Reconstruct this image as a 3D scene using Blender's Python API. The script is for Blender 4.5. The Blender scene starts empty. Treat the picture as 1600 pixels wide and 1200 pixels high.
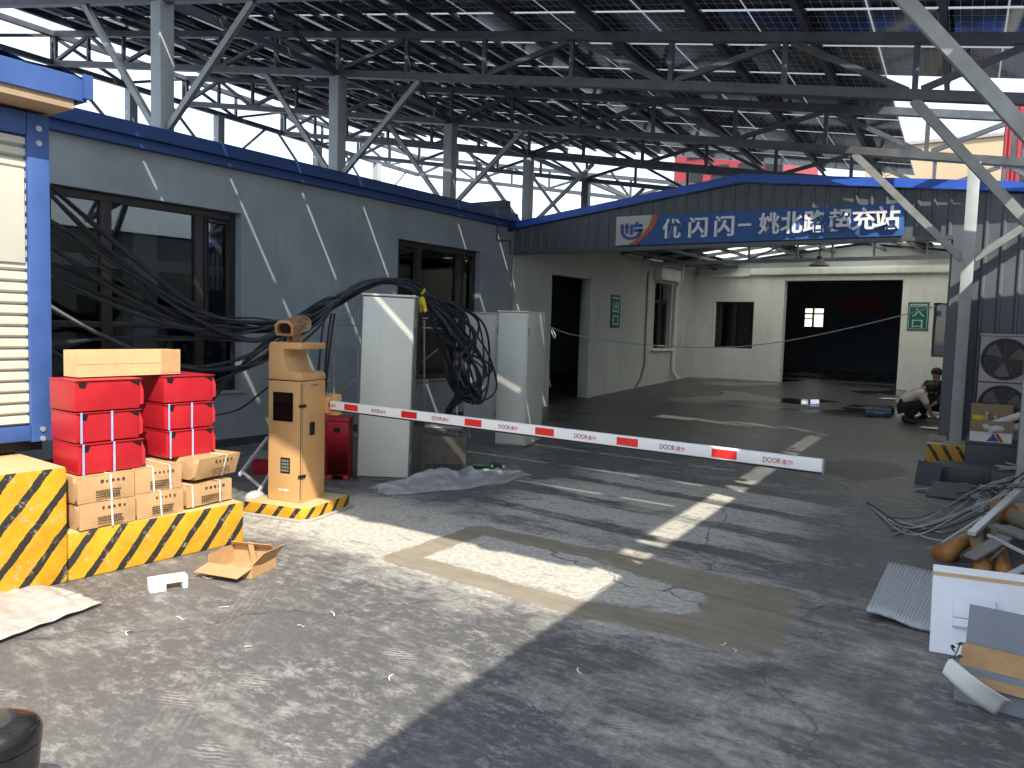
import bpy, bmesh, math, random
from mathutils import Vector, Matrix, Quaternion
random.seed(7)
S = bpy.context.scene
COL = S.collection
# ------------------------------------------------------------------ camera
CAMH = 1.6
F_PX = 1217.0
YAW, PITCH, ROLL = math.radians(34.751), math.radians(4.153), math.radians(1.698)
_f = Vector((-math.sin(YAW)*math.cos(PITCH), math.cos(YAW)*math.cos(PITCH), -math.sin(PITCH)))
_r0 = Vector((math.cos(YAW), math.sin(YAW), 0)); _u0 = _r0.cross(_f)
_r = math.cos(ROLL)*_r0 + math.sin(ROLL)*_u0
_u = -math.sin(ROLL)*_r0 + math.cos(ROLL)*_u0
cd = bpy.data.cameras.new('camera'); cam = bpy.data.objects.new('camera', cd); COL.objects.link(cam)
cd.sensor_width = 36; cd.lens = F_PX*36/1600; cd.clip_start = .05; cd.clip_end = 2000
cam.matrix_world = Matrix(((_r.x, _u.x, -_f.x, 0), (_r.y, _u.y, -_f.y, 0), (_r.z, _u.z, -_f.z, CAMH), (0, 0, 0, 1)))
S.camera = cam
# ------------------------------------------------------------------ light
SUN_D = Vector((-1.52, 1.0, -1.78)).normalized()
W = bpy.data.worlds.new('World'); S.world = W; W.use_nodes = True
wn = W.node_tree.nodes; wl = W.node_tree.links
bg = wn['Background']
sky = wn.new('ShaderNodeTexSky'); sky.sky_type = 'NISHITA'; sky.sun_disc = False
sky.sun_elevation = math.asin(-SUN_D.z); sky.sun_rotation = math.atan2(-SUN_D.x, -SUN_D.y)
sky.air_density = 1.2; sky.dust_density = 1.3; sky.ozone_density = 1.0
tcw = wn.new('ShaderNodeTexCoord'); nzw = wn.new('ShaderNodeTexNoise'); nzw.inputs['Scale'].default_value = 2.2; nzw.inputs['Detail'].default_value = 6
mpw = wn.new('ShaderNodeMapping'); mpw.inputs['Scale'].default_value = (1, 1, 2.6)
crw = wn.new('ShaderNodeValToRGB'); crw.color_ramp.elements[0].position = .30; crw.color_ramp.elements[1].position = .56
mxw = wn.new('ShaderNodeMix'); mxw.data_type = 'RGBA'; mxw.inputs[7].default_value = (2.3, 2.6, 3.1, 1)
wl.new(tcw.outputs['Generated'], mpw.inputs[0]); wl.new(mpw.outputs[0], nzw.inputs['Vector']); wl.new(nzw.outputs[0], crw.inputs[0])
wl.new(crw.outputs[0], mxw.inputs[0]); wl.new(sky.outputs[0], mxw.inputs[6]); wl.new(mxw.outputs[2], bg.inputs[0])
bg.inputs[1].default_value = .15
sd = bpy.data.lights.new('sun', 'SUN'); sd.energy = 2.0; sd.angle = math.radians(.5); sd.color = (1, .93, .80)
so = bpy.data.objects.new('sun', sd); COL.objects.link(so); so.rotation_euler = SUN_D.to_track_quat('-Z', 'Y').to_euler(); so.location = (8, -6, 12)
S.view_settings.view_transform = 'Standard'; S.view_settings.look = 'None'; S.view_settings.gamma = 1
S.view_settings.exposure = 1.9
S.cycles.max_bounces = 8; S.cycles.transparent_max_bounces = 12

# ------------------------------------------------------------------ helpers
def ray(px, py):
    return _r*((px-800)/F_PX) - _u*((py-600)/F_PX) + _f
def gp(px, py, z=0.):
    d = ray(px, py); return d*((z-CAMH)/d.z)+Vector((0, 0, CAMH))
def ox(px, py, X):
    d = ray(px, py); return d*(X/d.x)+Vector((0, 0, CAMH))
def oy(px, py, Y):
    d = ray(px, py); return d*(Y/d.y)+Vector((0, 0, CAMH))
def gz(y):
    return max(0., min(.043*(y-13), .352))

FR = {}
def thing(name, label, cat, loc=(0, 0, 0), rz=0., group=None, kind=None):
    o = bpy.data.objects.new(name, None); COL.objects.link(o)
    o.location = loc; o.rotation_euler = (0, 0, rz); o.empty_display_size = .1
    tag(o, label, cat, group, kind)
    FR[o.name] = Matrix.Translation(Vector(loc)) @ Matrix.Rotation(rz, 4, 'Z')
    return o
def tag(o, label=None, cat=None, group=None, kind=None):
    if label: o['label'] = label
    if cat: o['category'] = cat
    if group: o['group'] = group
    if kind: o['kind'] = kind
    return o
def children(o):
    return [c for c in bpy.data.objects if c.parent == o]
def copy_tree(o, loc=None, rz=None, label=None, group=None, parent=None):
    c = o.copy(); COL.objects.link(c); c.parent = parent
    if loc is not None: c.location = loc
    if rz is not None: c.rotation_euler = (0, 0, rz)
    if label: c['label'] = label
    if group: c['group'] = group
    for ch in children(o): copy_tree(ch, parent=c)
    if parent is None: FR[c.name] = Matrix.Translation(c.location) @ Matrix.Rotation(c.rotation_euler.z, 4, 'Z')
    return c

class MB:
    def __init__(s): s.v = []; s.f = []; s.m = []; s.M = Matrix.Identity(4); s.mi = 0
    def add(s, vs, fs):
        b = len(s.v); s.v += [s.M @ Vector(p) for p in vs]
        for f in fs: s.f.append([b+i for i in f]); s.m.append(s.mi)
        return s
    def box(s, x0, x1, y0, y1, z0, z1):
        return s.add([(x0, y0, z0), (x1, y0, z0), (x1, y1, z0), (x0, y1, z0), (x0, y0, z1), (x1, y0, z1), (x1, y1, z1), (x0, y1, z1)],
                     [(0, 3, 2, 1), (4, 5, 6, 7), (0, 1, 5, 4), (1, 2, 6, 5), (2, 3, 7, 6), (3, 0, 4, 7)])
    def bar(s, a, b, w, h=None, up=(0, 0, 1)):
        """square bar from a to b"""
        h = h or w; a = Vector(a); b = Vector(b); d = (b-a); L = d.length
        if L < 1e-6: return s
        d /= L; upv = Vector(up)
        if abs(d.dot(upv)) > .98: upv = Vector((0, 1, 0))
        x = d.cross(upv).normalized(); z = x.cross(d).normalized()
        vs = []
        for p in (a, b):
            for sx, sz in ((-1, -1), (1, -1), (1, 1), (-1, 1)): vs.append(p+x*sx*w/2+z*sz*h/2)
        return s.add(vs, [(0, 1, 2, 3), (7, 6, 5, 4), (0, 4, 5, 1), (1, 5, 6, 2), (2, 6, 7, 3), (3, 7, 4, 0)])
    def tube(s, pts, r, n=8, cap=True, closed=False):
        pts = [Vector(p) for p in pts]; N = len(pts)
        rs = r if isinstance(r, (list, tuple)) else [r]*N
        t0 = (pts[1]-pts[0]).normalized(); ref = Vector((0, 0, 1)) if abs(t0.z) < .9 else Vector((1, 0, 0))
        x = t0.cross(ref).normalized(); vs = []
        for i, p in enumerate(pts):
            a = pts[max(i-1, 0)]; b = pts[min(i+1, N-1)]; t = (b-a)
            if t.length < 1e-9: t = t0.copy()
            t.normalize(); x = (x-t*x.dot(t))
            if x.length < 1e-6: x = t.orthogonal()
            x.normalize(); y = t.cross(x)
            for k in range(n):
                an = 2*math.pi*k/n; vs.append(p+(x*math.cos(an)+y*math.sin(an))*rs[i])
        fs = []
        for i in range(N-1):
            for k in range(n):
                k2 = (k+1) % n; fs.append((i*n+k, i*n+k2, (i+1)*n+k2, (i+1)*n+k))
        if cap: fs.append(tuple(range(n-1, -1, -1))); fs.append(tuple((N-1)*n+k for k in range(n)))
        return s.add(vs, fs)
    def cyl(s, a, b, r, r2=None, n=16):
        return s.tube([a, b], [r, r if r2 is None else r2], n)
    def prism(s, poly, y0, y1, ax='Y'):
        """poly of (u,v): extruded along axis. ax Y: (u,y,v); ax X: (x,u,v); ax Z: (u,v,z)"""
        n = len(poly)
        def P(u, v, t): return (u, t, v) if ax == 'Y' else ((t, u, v) if ax == 'X' else (u, v, t))
        vs = [P(u, v, y0) for u, v in poly]+[P(u, v, y1) for u, v in poly]
        fs = [tuple(range(n)), tuple(range(2*n-1, n-1, -1))]+[(i, n+i, n+(i+1) % n, (i+1) % n) for i in range(n)]
        return s.add(vs, fs)
    def quad(s, a, b, c, d): return s.add([a, b, c, d], [(0, 1, 2, 3)])
    def lathe(s, prof, c=(0, 0, 0), n=20):
        vs = []; fs = []; m = len(prof)
        for k in range(n):
            a = 2*math.pi*k/n
            for r, z in prof: vs.append((c[0]+r*math.cos(a), c[1]+r*math.sin(a), c[2]+z))
        for k in range(n):
            k2 = (k+1) % n
            for i in range(m-1): fs.append((k*m+i, k2*m+i, k2*m+i+1, k*m+i+1))
        return s.add(vs, fs)
    def sphere(s, c, rx, ry=None, rz=None, n=12, m=8):
        ry = ry or rx; rz = rz or rx; vs = []; fs = []
        for j in range(m+1):
            th = math.pi*j/m
            for k in range(n):
                a = 2*math.pi*k/n; vs.append((c[0]+rx*math.sin(th)*math.cos(a), c[1]+ry*math.sin(th)*math.sin(a), c[2]+rz*math.cos(th)))
        for j in range(m):
            for k in range(n):
                k2 = (k+1) % n; fs.append((j*n+k, (j+1)*n+k, (j+1)*n+k2, j*n+k2))
        return s.add(vs, fs)
    def grid(s, nx, ny, fn):
        vs = [fn(i/nx, j/ny) for j in range(ny+1) for i in range(nx+1)]
        fs = [(j*(nx+1)+i, j*(nx+1)+i+1, (j+1)*(nx+1)+i+1, (j+1)*(nx+1)+i) for j in range(ny) for i in range(nx)]
        return s.add(vs, fs)
    def build(s, name, mats, parent=None, bevel=0., smooth=False, world=False, solid=0., seg=2, sharp=40):
        me = bpy.data.meshes.new(name)
        vs = s.v
        if world and parent is not None:
            root = parent
            while root.parent is not None: root = root.parent
            inv = FR[root.name].inverted(); vs = [inv @ v for v in vs]
        me.from_pydata([tuple(v) for v in vs], [], s.f)
        if not isinstance(mats, (list, tuple)): mats = [mats]
        for m in mats: me.materials.append(m)
        for p, i in zip(me.polygons, s.m): p.material_index = min(i, len(mats)-1)
        bm = bmesh.new(); bm.from_mesh(me)
        bmesh.ops.remove_doubles(bm, verts=bm.verts, dist=1e-6)
        bmesh.ops.dissolve_degenerate(bm, dist=1e-6, edges=bm.edges)
        bmesh.ops.recalc_face_normals(bm, faces=bm.faces)
        if bevel > 0:
            eds = [e for e in bm.edges if len(e.link_faces) == 2 and e.calc_face_angle(0) > .6]
            try: bmesh.ops.bevel(bm, geom=eds, offset=bevel, segments=seg, affect='EDGES', profile=.6, clamp_overlap=True)
            except Exception: pass
        bm.to_mesh(me); bm.free()
        if smooth or bevel > 0:
            for p in me.polygons: p.use_smooth = True
            try: me.set_sharp_from_angle(angle=math.radians(sharp))
            except Exception: pass
        o = bpy.data.objects.new(name, me); COL.objects.link(o)
        if parent is not None: o.parent = parent
        if solid:
            md = o.modifiers.new('thickness', 'SOLIDIFY'); md.thickness = solid; md.offset = 0
        return o

def text_geo(body, size=1., extrude=0., bold=0.):
    c = bpy.data.curves.new('t', 'FONT'); c.body = body; c.size = size; c.extrude = extrude; c.offset = bold; c.resolution_u = 3
    o = bpy.data.objects.new('t', c); COL.objects.link(o)
    dg = bpy.context.evaluated_depsgraph_get(); dg.update()
    me = bpy.data.meshes.new_from_object(o.evaluated_get(dg))
    vs = [v.co.copy() for v in me.vertices]; fs = [tuple(p.vertices) for p in me.polygons]
    bpy.data.objects.remove(o); bpy.data.curves.remove(c); bpy.data.meshes.remove(me)
    return vs, fs
def text_into(mb, body, w, h, extrude, bold, M):
    """text fitted to a w x h box centred at the origin of M (x right, y up, z out)"""
    vs, fs = text_geo(body, 1., 0, bold)
    vs2, fs2 = text_geo(body, 1., .02, bold)
    x0 = min(v.x for v in vs2); x1 = max(v.x for v in vs2); y0 = min(v.y for v in vs2); y1 = max(v.y for v in vs2)
    sx = w/(x1-x0); sy = h/(y1-y0)
    out = [Vector(((v.x-(x0+x1)/2)*sx, (v.y-(y0+y1)/2)*sy, (v.z/.02*.5+.5)*extrude)) for v in vs2]
    old = mb.M; mb.M = old @ M; mb.add(out, fs2); mb.M = old
def frame(o, x, y):
    x = Vector(x).normalized(); y = Vector(y).normalized(); z = x.cross(y)
    return Matrix(((x.x, y.x, z.x, o[0]), (x.y, y.y, z.y, o[1]), (x.z, y.z, z.z, o[2]), (0, 0, 0, 1)))

# ------------------------------------------------------------------ materials
def nodes(m): return m.node_tree.nodes, m.node_tree.links
def new_mat(name):
    m = bpy.data.materials.new(name); m.use_nodes = True
    return m, m.node_tree.nodes, m.node_tree.links, m.node_tree.nodes['Principled BSDF']
def mathn(n, l, op, a, b=None, c=None, clamp=False):
    nd = n.new('ShaderNodeMath'); nd.operation = op; nd.use_clamp = clamp
    for i, v in enumerate((a, b, c)):
        if v is None: continue
        if isinstance(v, (int, float)): nd.inputs[i].default_value = v
        else: l.new(v, nd.inputs[i])
    return nd.outputs[0]
def ramp(n, l, src, p0, p1, c0=(0, 0, 0, 1), c1=(1, 1, 1, 1)):
    r = n.new('ShaderNodeValToRGB'); r.color_ramp.elements[0].position = p0; r.color_ramp.elements[1].position = p1
    r.color_ramp.elements[0].color = c0; r.color_ramp.elements[1].color = c1
    l.new(src, r.inputs[0]); return r.outputs[0]
def mixc(n, l, fac, a, b, mode='MIX'):
    x = n.new('ShaderNodeMix'); x.data_type = 'RGBA'; x.blend_type = mode
    for i, v in ((0, fac), (6, a), (7, b)):
        if isinstance(v, (int, float)): x.inputs[i].default_value = v
        elif isinstance(v, tuple): x.inputs[i].default_value = v if len(v) == 4 else (*v, 1)
        else: l.new(v, x.inputs[i])
    return x.outputs[2]
def noise(n, l, vec, scale, detail=4, rough=.55, dist=0.):
    x = n.new('ShaderNodeTexNoise'); x.inputs['Scale'].default_value = scale; x.inputs['Detail'].default_value = detail
    x.inputs['Roughness'].default_value = rough; x.inputs['Distortion'].default_value = dist
    if vec is not None: l.new(vec, x.inputs['Vector'])
    return x.outputs[0]
def mapping(n, l, vec, scale=(1, 1, 1), rot=(0, 0, 0), loc=(0, 0, 0)):
    x = n.new('ShaderNodeMapping'); x.inputs['Scale'].default_value = scale; x.inputs['Rotation'].default_value = rot; x.inputs['Location'].default_value = loc
    l.new(vec, x.inputs[0]); return x.outputs[0]
def mat(name, col, rough=.6, metal=0., var=.18, scale=6., bump=0., bscale=60., dirt=0., dcol=(.30, .27, .23), dscale=3., spec=.5, obj=False, coat=0., streak=0.):
    m, n, l, b = new_mat(name)
    if obj: pos = n.new('ShaderNodeTexCoord').outputs['Object']
    else: pos = n.new('ShaderNodeNewGeometry').outputs['Position']
    nz = noise(n, l, pos, scale, 5, .6)
    lo = tuple(c*(1-var) for c in col); hi = tuple(min(1, c*(1+var)) for c in col)
    c = ramp(n, l, nz, .3, .7, (*lo, 1), (*hi, 1))
    if dirt > 0:
        nd = noise(n, l, pos, dscale, 8, .7, .4)
        k = ramp(n, l, nd, .62-.22*dirt, .80-.12*dirt)
        k = mathn(n, l, 'MULTIPLY', k, min(1., dirt))
        c = mixc(n, l, k, c, dcol)
    if streak > 0:
        sv = noise(n, l, mapping(n, l, pos, (3.2, 3.2, .35)), 1.6, 6, .65, .3); sb2 = noise(n, l, pos, .9, 4, .6, .5)
        k = mathn(n, l, 'MULTIPLY', ramp(n, l, sv, .50, .72), mathn(n, l, 'MULTIPLY', ramp(n, l, sb2, .40, .62), streak))
        c = mixc(n, l, k, c, tuple(v*.62 for v in col))
        k2 = mathn(n, l, 'MULTIPLY', ramp(n, l, noise(n, l, mapping(n, l, pos, loc=(5, 2, 1)), 1.7, 6, .7, .6), .60, .70), streak*.5)
        c = mixc(n, l, k2, c, tuple(min(1, v*1.28+.02) for v in col))
    l.new(c, b.inputs['Base Color'])
    b.inputs['Metallic'].default_value = metal; b.inputs['Specular IOR Level'].default_value = spec
    rr = mathn(n, l, 'MULTIPLY_ADD', nz, .25, rough-.125, True); l.new(rr, b.inputs['Roughness'])
    if coat: b.inputs['Coat Weight'].default_value = coat
    if bump > 0:
        bn = n.new('ShaderNodeBump'); bn.inputs['Strength'].default_value = bump; bn.inputs['Distance'].default_value = .01
        l.new(noise(n, l, pos, bscale, 5, .6), bn.inputs['Height']); l.new(bn.outputs[0], b.inputs['Normal'])
    return m

M = {}
M['steel'] = mat('galvanised_steel', (.115, .122, .130), .45, .35, .25, 5, dirt=.2, dcol=(.14, .13, .12))
M['steel_pale'] = mat('pale_grey_painted_steel', (.40, .43, .43), .5, .1, .10, 4, dirt=.15)
M['steel_brace'] = mat('grey_zinc_brace', (.30, .31, .30), .45, .4, .2, 5, dirt=.2)
M['wall_grey'] = mat('grey_wall_render', (.305, .342, .362), .85, 0, .15, 1.2, .25, 120, dirt=.18, dcol=(.22, .23, .23), streak=.6)
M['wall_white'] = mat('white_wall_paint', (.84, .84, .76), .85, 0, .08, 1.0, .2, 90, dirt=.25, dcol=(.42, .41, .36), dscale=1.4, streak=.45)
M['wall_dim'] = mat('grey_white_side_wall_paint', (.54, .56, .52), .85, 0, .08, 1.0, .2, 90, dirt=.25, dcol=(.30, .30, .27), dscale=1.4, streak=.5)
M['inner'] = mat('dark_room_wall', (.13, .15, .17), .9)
M['blue'] = mat('blue_painted_sheet', (.040, .092, .27), .42, 0, .15, 3, dirt=.18, dcol=(.13, .16, .25))
M['blue_shaded'] = mat('shaded_blue_fascia', (.018, .055, .20), .5, 0, .2, 3, dirt=.2, dcol=(.08, .1, .15))  # blue darkened for the shade the eave lies in
M['clad'] = mat('blue_grey_cladding', (.115, .133, .150), .5, .1, .10, 1.5, dirt=.12, dcol=(.18, .19, .2), streak=.5)
M['verge_blue_lit'] = mat('sunlit_blue_verge_sheet', (.040, .125, .58), .4, 0, .12, 3, dirt=.12, dcol=(.13, .16, .25))  # blue raised to stand in for sun on the verge
M['cream'] = mat('cream_corrugated_panel', (.50, .485, .41), .5, 0, .06, 3, dirt=.15, dcol=(.55, .5, .38))
M['frame_dark'] = mat('dark_brown_window_frame', (.035, .028, .026), .4, 0, .3, 10)
M['red'] = mat('red_painted_metal', (.40, .012, .020), .38, 0, .10, 5, dirt=.06, dcol=(.5, .25, .2))
M['red_old'] = mat('red_painted_cabinet', (.42, .015, .022), .42, 0, .12, 5, dirt=.1, dcol=(.3, .1, .08))
M['tan'] = mat('tan_powder_coat', (.63, .365, .155), .4, .1, .06, 5, dirt=.04)
M['bronze'] = mat('bronze_camera_shell', (.46, .27, .14), .28, .5, .1, 6)
M['black'] = mat('black_plastic', (.012, .012, .013), .3, 0, .2, 8)
M['black_gloss'] = mat('glossy_black_plastic', (.012, .012, .012), .22, 0, .2, 4, coat=.6)
M['screen'] = mat('black_glass_screen', (.010, .005, .005), .15, 0, .1, 3)
M['cable'] = mat('black_cable_sheath', (.022, .026, .030), .42, 0, .25, 12, dirt=.2, dcol=(.12, .12, .11), dscale=12)
M['card'] = mat('brown_cardboard', (.46, .28, .135), .85, 0, .10, 14, .12, 60, dirt=.25, dcol=(.34, .20, .09), dscale=7)
M['card_pale'] = mat('pale_cardboard', (.60, .40, .20), .8, 0, .08, 9, .1, 60, dirt=.25, dcol=(.48, .30, .14), dscale=8)
M['card_dull'] = mat('dull_cardboard', (.33, .24, .15), .85, 0, .1, 9)
M['ink'] = mat('dark_print_ink', (.05, .035, .025), .8)
M['strap_white'] = mat('white_plastic_strap', (.75, .70, .62), .5)
M['strap_blue'] = mat('blue_plastic_strap', (.30, .40, .62), .45)
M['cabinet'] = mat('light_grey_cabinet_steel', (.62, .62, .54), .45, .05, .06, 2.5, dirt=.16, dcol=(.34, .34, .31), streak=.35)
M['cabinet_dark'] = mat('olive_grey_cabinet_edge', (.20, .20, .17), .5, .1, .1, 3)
M['white'] = mat('white_paint', (.78, .78, .76), .5, 0, .04, 5)
M['foam'] = mat('white_foam', (.80, .82, .87), .75, 0, .03, 8, .15, 120)
M['foam_grey'] = mat('grey_corrugated_foam', (.48, .50, .53), .75, 0, .06, 8)
M['boom_white'] = mat('white_boom_aluminium', (.80, .80, .78), .4, 0, .05, 4, dirt=.05)
M['boom_red'] = mat('red_reflective_sticker', (.65, .02, .02), .35)
M['maroon'] = mat('dark_red_lettering', (.30, .01, .03), .5)
M['rubber'] = mat('black_rubber', (.02, .02, .02), .7)
M['yellow'] = mat('yellow_ribbon', (.72, .55, .03), .55, 0, .12, 20)
M['sign_blue'] = mat('blue_sign_film', (.035, .12, .36), .55, 0, .12, 2)
M['sign_white'] = mat('white_sign_letter', (.86, .87, .90), .45, 0, .03)
M['sign_orange'] = mat('orange_sign_band', (.55, .14, .05), .5)
M['sign_paper'] = mat('pale_sign_panel', (.60, .60, .58), .5, 0, .05)
M['logo_blue'] = mat('blue_logo_print', (.06, .09, .36), .5)
M['green_sign'] = mat('green_sign_plate', (.010, .13, .085), .45, 0, .1, 6)
M['green_sign_ink'] = mat('pale_green_sign_ink', (.52, .66, .58), .5)
M['skin'] = mat('skin', (.38, .22, .15), .55, 0, .08, 20)
M['hair'] = mat('black_hair', (.012, .010, .010), .6, 0, .3, 60)
M['tee'] = mat('pale_grey_shirt_cloth', (.62, .58, .52), .9, 0, .08, 12, .2, 40)
M['trousers'] = mat('black_trouser_cloth', (.015, .015, .018), .9)
M['shoe'] = mat('dark_shoe', (.03, .03, .03), .7)
M['toolbox'] = mat('blue_toolbox_plastic', (.012, .06, .15), .45)
M['ac'] = mat('beige_grey_ac_casing', (.42, .39, .40), .5, 0, .06, 3, dirt=.15, dcol=(.30, .27, .27))
M['ac_dark'] = mat('dark_fan_cavity', (.045, .043, .043), .6)
M['ac_grille'] = mat('grey_wire_grille', (.16, .15, .15), .5, .2)
M['clay'] = mat('orange_clay_pipe', (.36, .16, .05), .5, 0, .2, 10, dirt=.35, dcol=(.26, .22, .14), dscale=9)
M['pipe_olive'] = mat('olive_grey_pipe', (.20, .19, .12), .6, 0, .2, 9, dirt=.3)
M['profile'] = mat('white_aluminium_profile', (.66, .67, .68), .35, .3, .06, 6)
M['tray_grey'] = mat('grey_metal_sheet', (.26, .26, .25), .5, .3, .12, 6, dirt=.2)
M['wire_pale'] = mat('pale_wire', (.50, .51, .52), .5, .2)
M['wire_dark'] = mat('dark_wire', (.05, .05, .055), .5)
M['concrete'] = mat('pale_concrete', (.36, .35, .32), .9, 0, .15, 5, .3, 60, dirt=.3)
M['tan_conc'] = mat('tan_block_render', (.52, .40, .25), .9, 0, .1, .4, .2, 20, dirt=.3, dcol=(.4, .28, .16), dscale=.6)
M['red_bldg'] = mat('red_building_cladding', (.34, .035, .045), .6, 0, .15, .5)
M['grey_box'] = mat('grey_board_sheet', (.24, .26, .29), .7, 0, .08, 4)
M['dark_metal'] = mat('dark_sheet_metal', (.085, .090, .100), .6, .2, .15, 5, dirt=.3, dcol=(.15, .14, .13))
M['paper'] = mat('white_paper_roll', (.72, .71, .68), .7, 0, .05, 8)
M['wood'] = mat('grey_brown_timber', (.10, .085, .07), .85, 0, .25, 12)
M['tape_foil'] = mat('crumpled_white_tape', (.68, .67, .60), .4, 0, .2, 30)
M['green_glass'] = mat('green_bottle_plastic', (.03, .12, .05), .25)
M['galv'] = mat('bright_galvanised_wire', (.40, .42, .43), .4, .4)
M['skirt'] = mat('dark_grey_skirting', (.05, .055, .06), .8)

def camo():
    m, n, l, b = new_mat('camouflage_cloth')
    pos = n.new('ShaderNodeTexCoord').outputs['Object']
    a = noise(n, l, pos, 14, 2); c = noise(n, l, mapping(n, l, pos, loc=(3, 1, 2)), 11, 2)
    k = mixc(n, l, ramp(n, l, a, .48, .52), (.035, .045, .04), (.012, .014, .014))
    k = mixc(n, l, ramp(n, l, c, .58, .61), k, (.10, .12, .11)); l.new(k, b.inputs['Base Color']); b.inputs['Roughness'].default_value = .9
    return m
M['camo'] = camo()

def stripe_mat(name, u, period, width, seed=0):
    """black diagonal stripes on yellow paint; u(n,l,xyz)->socket"""
    m, n, l, b = new_mat(name)
    pos = n.new('ShaderNodeNewGeometry'); tc = n.new('ShaderNodeTexCoord')
    P = tc.outputs['Object']; sp = n.new('ShaderNodeSeparateXYZ'); l.new(P, sp.inputs[0])
    jit = noise(n, l, P, 9, 3); jit2 = noise(n, l, P, 45, 3)
    uu = u(n, l, sp.outputs[0], sp.outputs[1], sp.outputs[2])
    uu = mathn(n, l, 'ADD', uu, mathn(n, l, 'MULTIPLY', mathn(n, l, 'SUBTRACT', jit, .5), .030))
    uu = mathn(n, l, 'ADD', uu, mathn(n, l, 'MULTIPLY', mathn(n, l, 'SUBTRACT', jit2, .5), .010))
    w = mathn(n, l, 'MODULO', mathn(n, l, 'ADD', uu, 40*period), period)
    k = mathn(n, l, 'LESS_THAN', w, width)
    nz = noise(n, l, P, 7, 5, .65)
    ye = ramp(n, l, nz, .3, .7, (.50, .24, .006, 1), (.66, .35, .014, 1))
    c = mixc(n, l, k, ye, (.022, .021, .020))
    sn = n.new('ShaderNodeSeparateXYZ'); l.new(pos.outputs['True Normal'], sn.inputs[0])
    top = mathn(n, l, 'GREATER_THAN', sn.outputs[2], .6)
    tc2 = mixc(n, l, nz, (.46, .32, .12), (.62, .50, .28))
    c = mixc(n, l, top, c, tc2)
    wear = mathn(n, l, 'MULTIPLY', ramp(n, l, noise(n, l, P, 16, 8, .75), .56, .66), .75)
    c = mixc(n, l, wear, c, (.42, .38, .30)); l.new(c, b.inputs['Base Color']); b.inputs['Roughness'].default_value = .6
    bn = n.new('ShaderNodeBump'); bn.inputs['Strength'].default_value = .25; bn.inputs['Distance'].default_value = .01
    l.new(noise(n, l, P, 40, 5), bn.inputs['Height']); l.new(bn.outputs[0], b.inputs['Normal'])
    return m
M['stripe_wall'] = stripe_mat('yellow_black_stripes_long_block', lambda n, l, x, y, z: mathn(n, l, 'MULTIPLY_ADD', z, -.78, y), .19, .055)
M['stripe_plinth'] = stripe_mat('yellow_black_stripes_plinth', lambda n, l, x, y, z: mathn(n, l, 'MULTIPLY_ADD', z, -.9, mathn(n, l, 'ADD', x, y)), .17, .05)
M['stripe_pad'] = stripe_mat('yellow_black_stripes_footing', lambda n, l, x, y, z: mathn(n, l, 'MULTIPLY_ADD', z, .62, x), .16, .045)

def glass_mat(name, tint, refl):
    m, n, l, b = new_mat(name); out = n['Material Output']
    tr = n.new('ShaderNodeBsdfTransparent'); tr.inputs[0].default_value = (*tint, 1)
    gl = n.new('ShaderNodeBsdfGlossy'); gl.inputs['Roughness'].default_value = .02
    fr = n.new('ShaderNodeFresnel'); fr.inputs[0].default_value = 1.5
    k = mathn(n, l, 'MULTIPLY', fr.outputs[0], refl, None, True)
    mx = n.new('ShaderNodeMixShader'); l.new(k, mx.inputs[0]); l.new(tr.outputs[0], mx.inputs[1]); l.new(gl.outputs[0], mx.inputs[2]); l.new(mx.outputs[0], out.inputs[0])
    n.remove(b); return m
M['glass'] = glass_mat('dark_window_glass', (.62, .66, .68), 1.6)

def film_mat(name, col, alpha):
    m, n, l, b = new_mat(name); out = n['Material Output']
    pos = n.new('ShaderNodeNewGeometry').outputs['Position']
    nz = noise(n, l, pos, 9, 6, .65)
    c = ramp(n, l, nz, .3, .7, (*[v*.8 for v in col], 1), (*col, 1)); l.new(c, b.inputs['Base Color']); b.inputs['Roughness'].default_value = .28
    tr = n.new('ShaderNodeBsdfTransparent'); mx = n.new('ShaderNodeMixShader')
    k = mathn(n, l, 'MULTIPLY_ADD', nz, .3, alpha-.15, True)
    l.new(k, mx.inputs[0]); l.new(tr.outputs[0], mx.inputs[1]); l.new(b.outputs[0], mx.inputs[2]); l.new(mx.outputs[0], out.inputs[0])
    bn = n.new('ShaderNodeBump'); bn.inputs['Strength'].default_value = .5; bn.inputs['Distance'].default_value = .02
    l.new(noise(n, l, pos, 16, 5, .6, .8), bn.inputs['Height']); l.new(bn.outputs[0], b.inputs['Normal'])
    return m
M['film'] = film_mat('cloudy_plastic_film', (.72, .74, .75), .40)
M['film_bubble'] = film_mat('bubble_wrap_film', (.56, .55, .53), .85)

def skylight():
    m, n, l, b = new_mat('translucent_roof_sheet'); out = n['Material Output']
    t = n.new('ShaderNodeBsdfTranslucent'); t.inputs[0].default_value = (.95, .94, .84, 1)
    d = n.new('ShaderNodeBsdfDiffuse'); d.inputs[0].default_value = (.6, .6, .55, 1)
    pos = n.new('ShaderNodeNewGeometry').outputs['Position']; sp = n.new('ShaderNodeSeparateXYZ'); l.new(pos, sp.inputs[0])
    mx = n.new('ShaderNodeMixShader'); mx.inputs[0].default_value = .12
    l.new(t.outputs[0], mx.inputs[1]); l.new(d.outputs[0], mx.inputs[2]); l.new(mx.outputs[0], out.inputs[0]); n.remove(b); return m
M['skylight'] = skylight()

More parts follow.
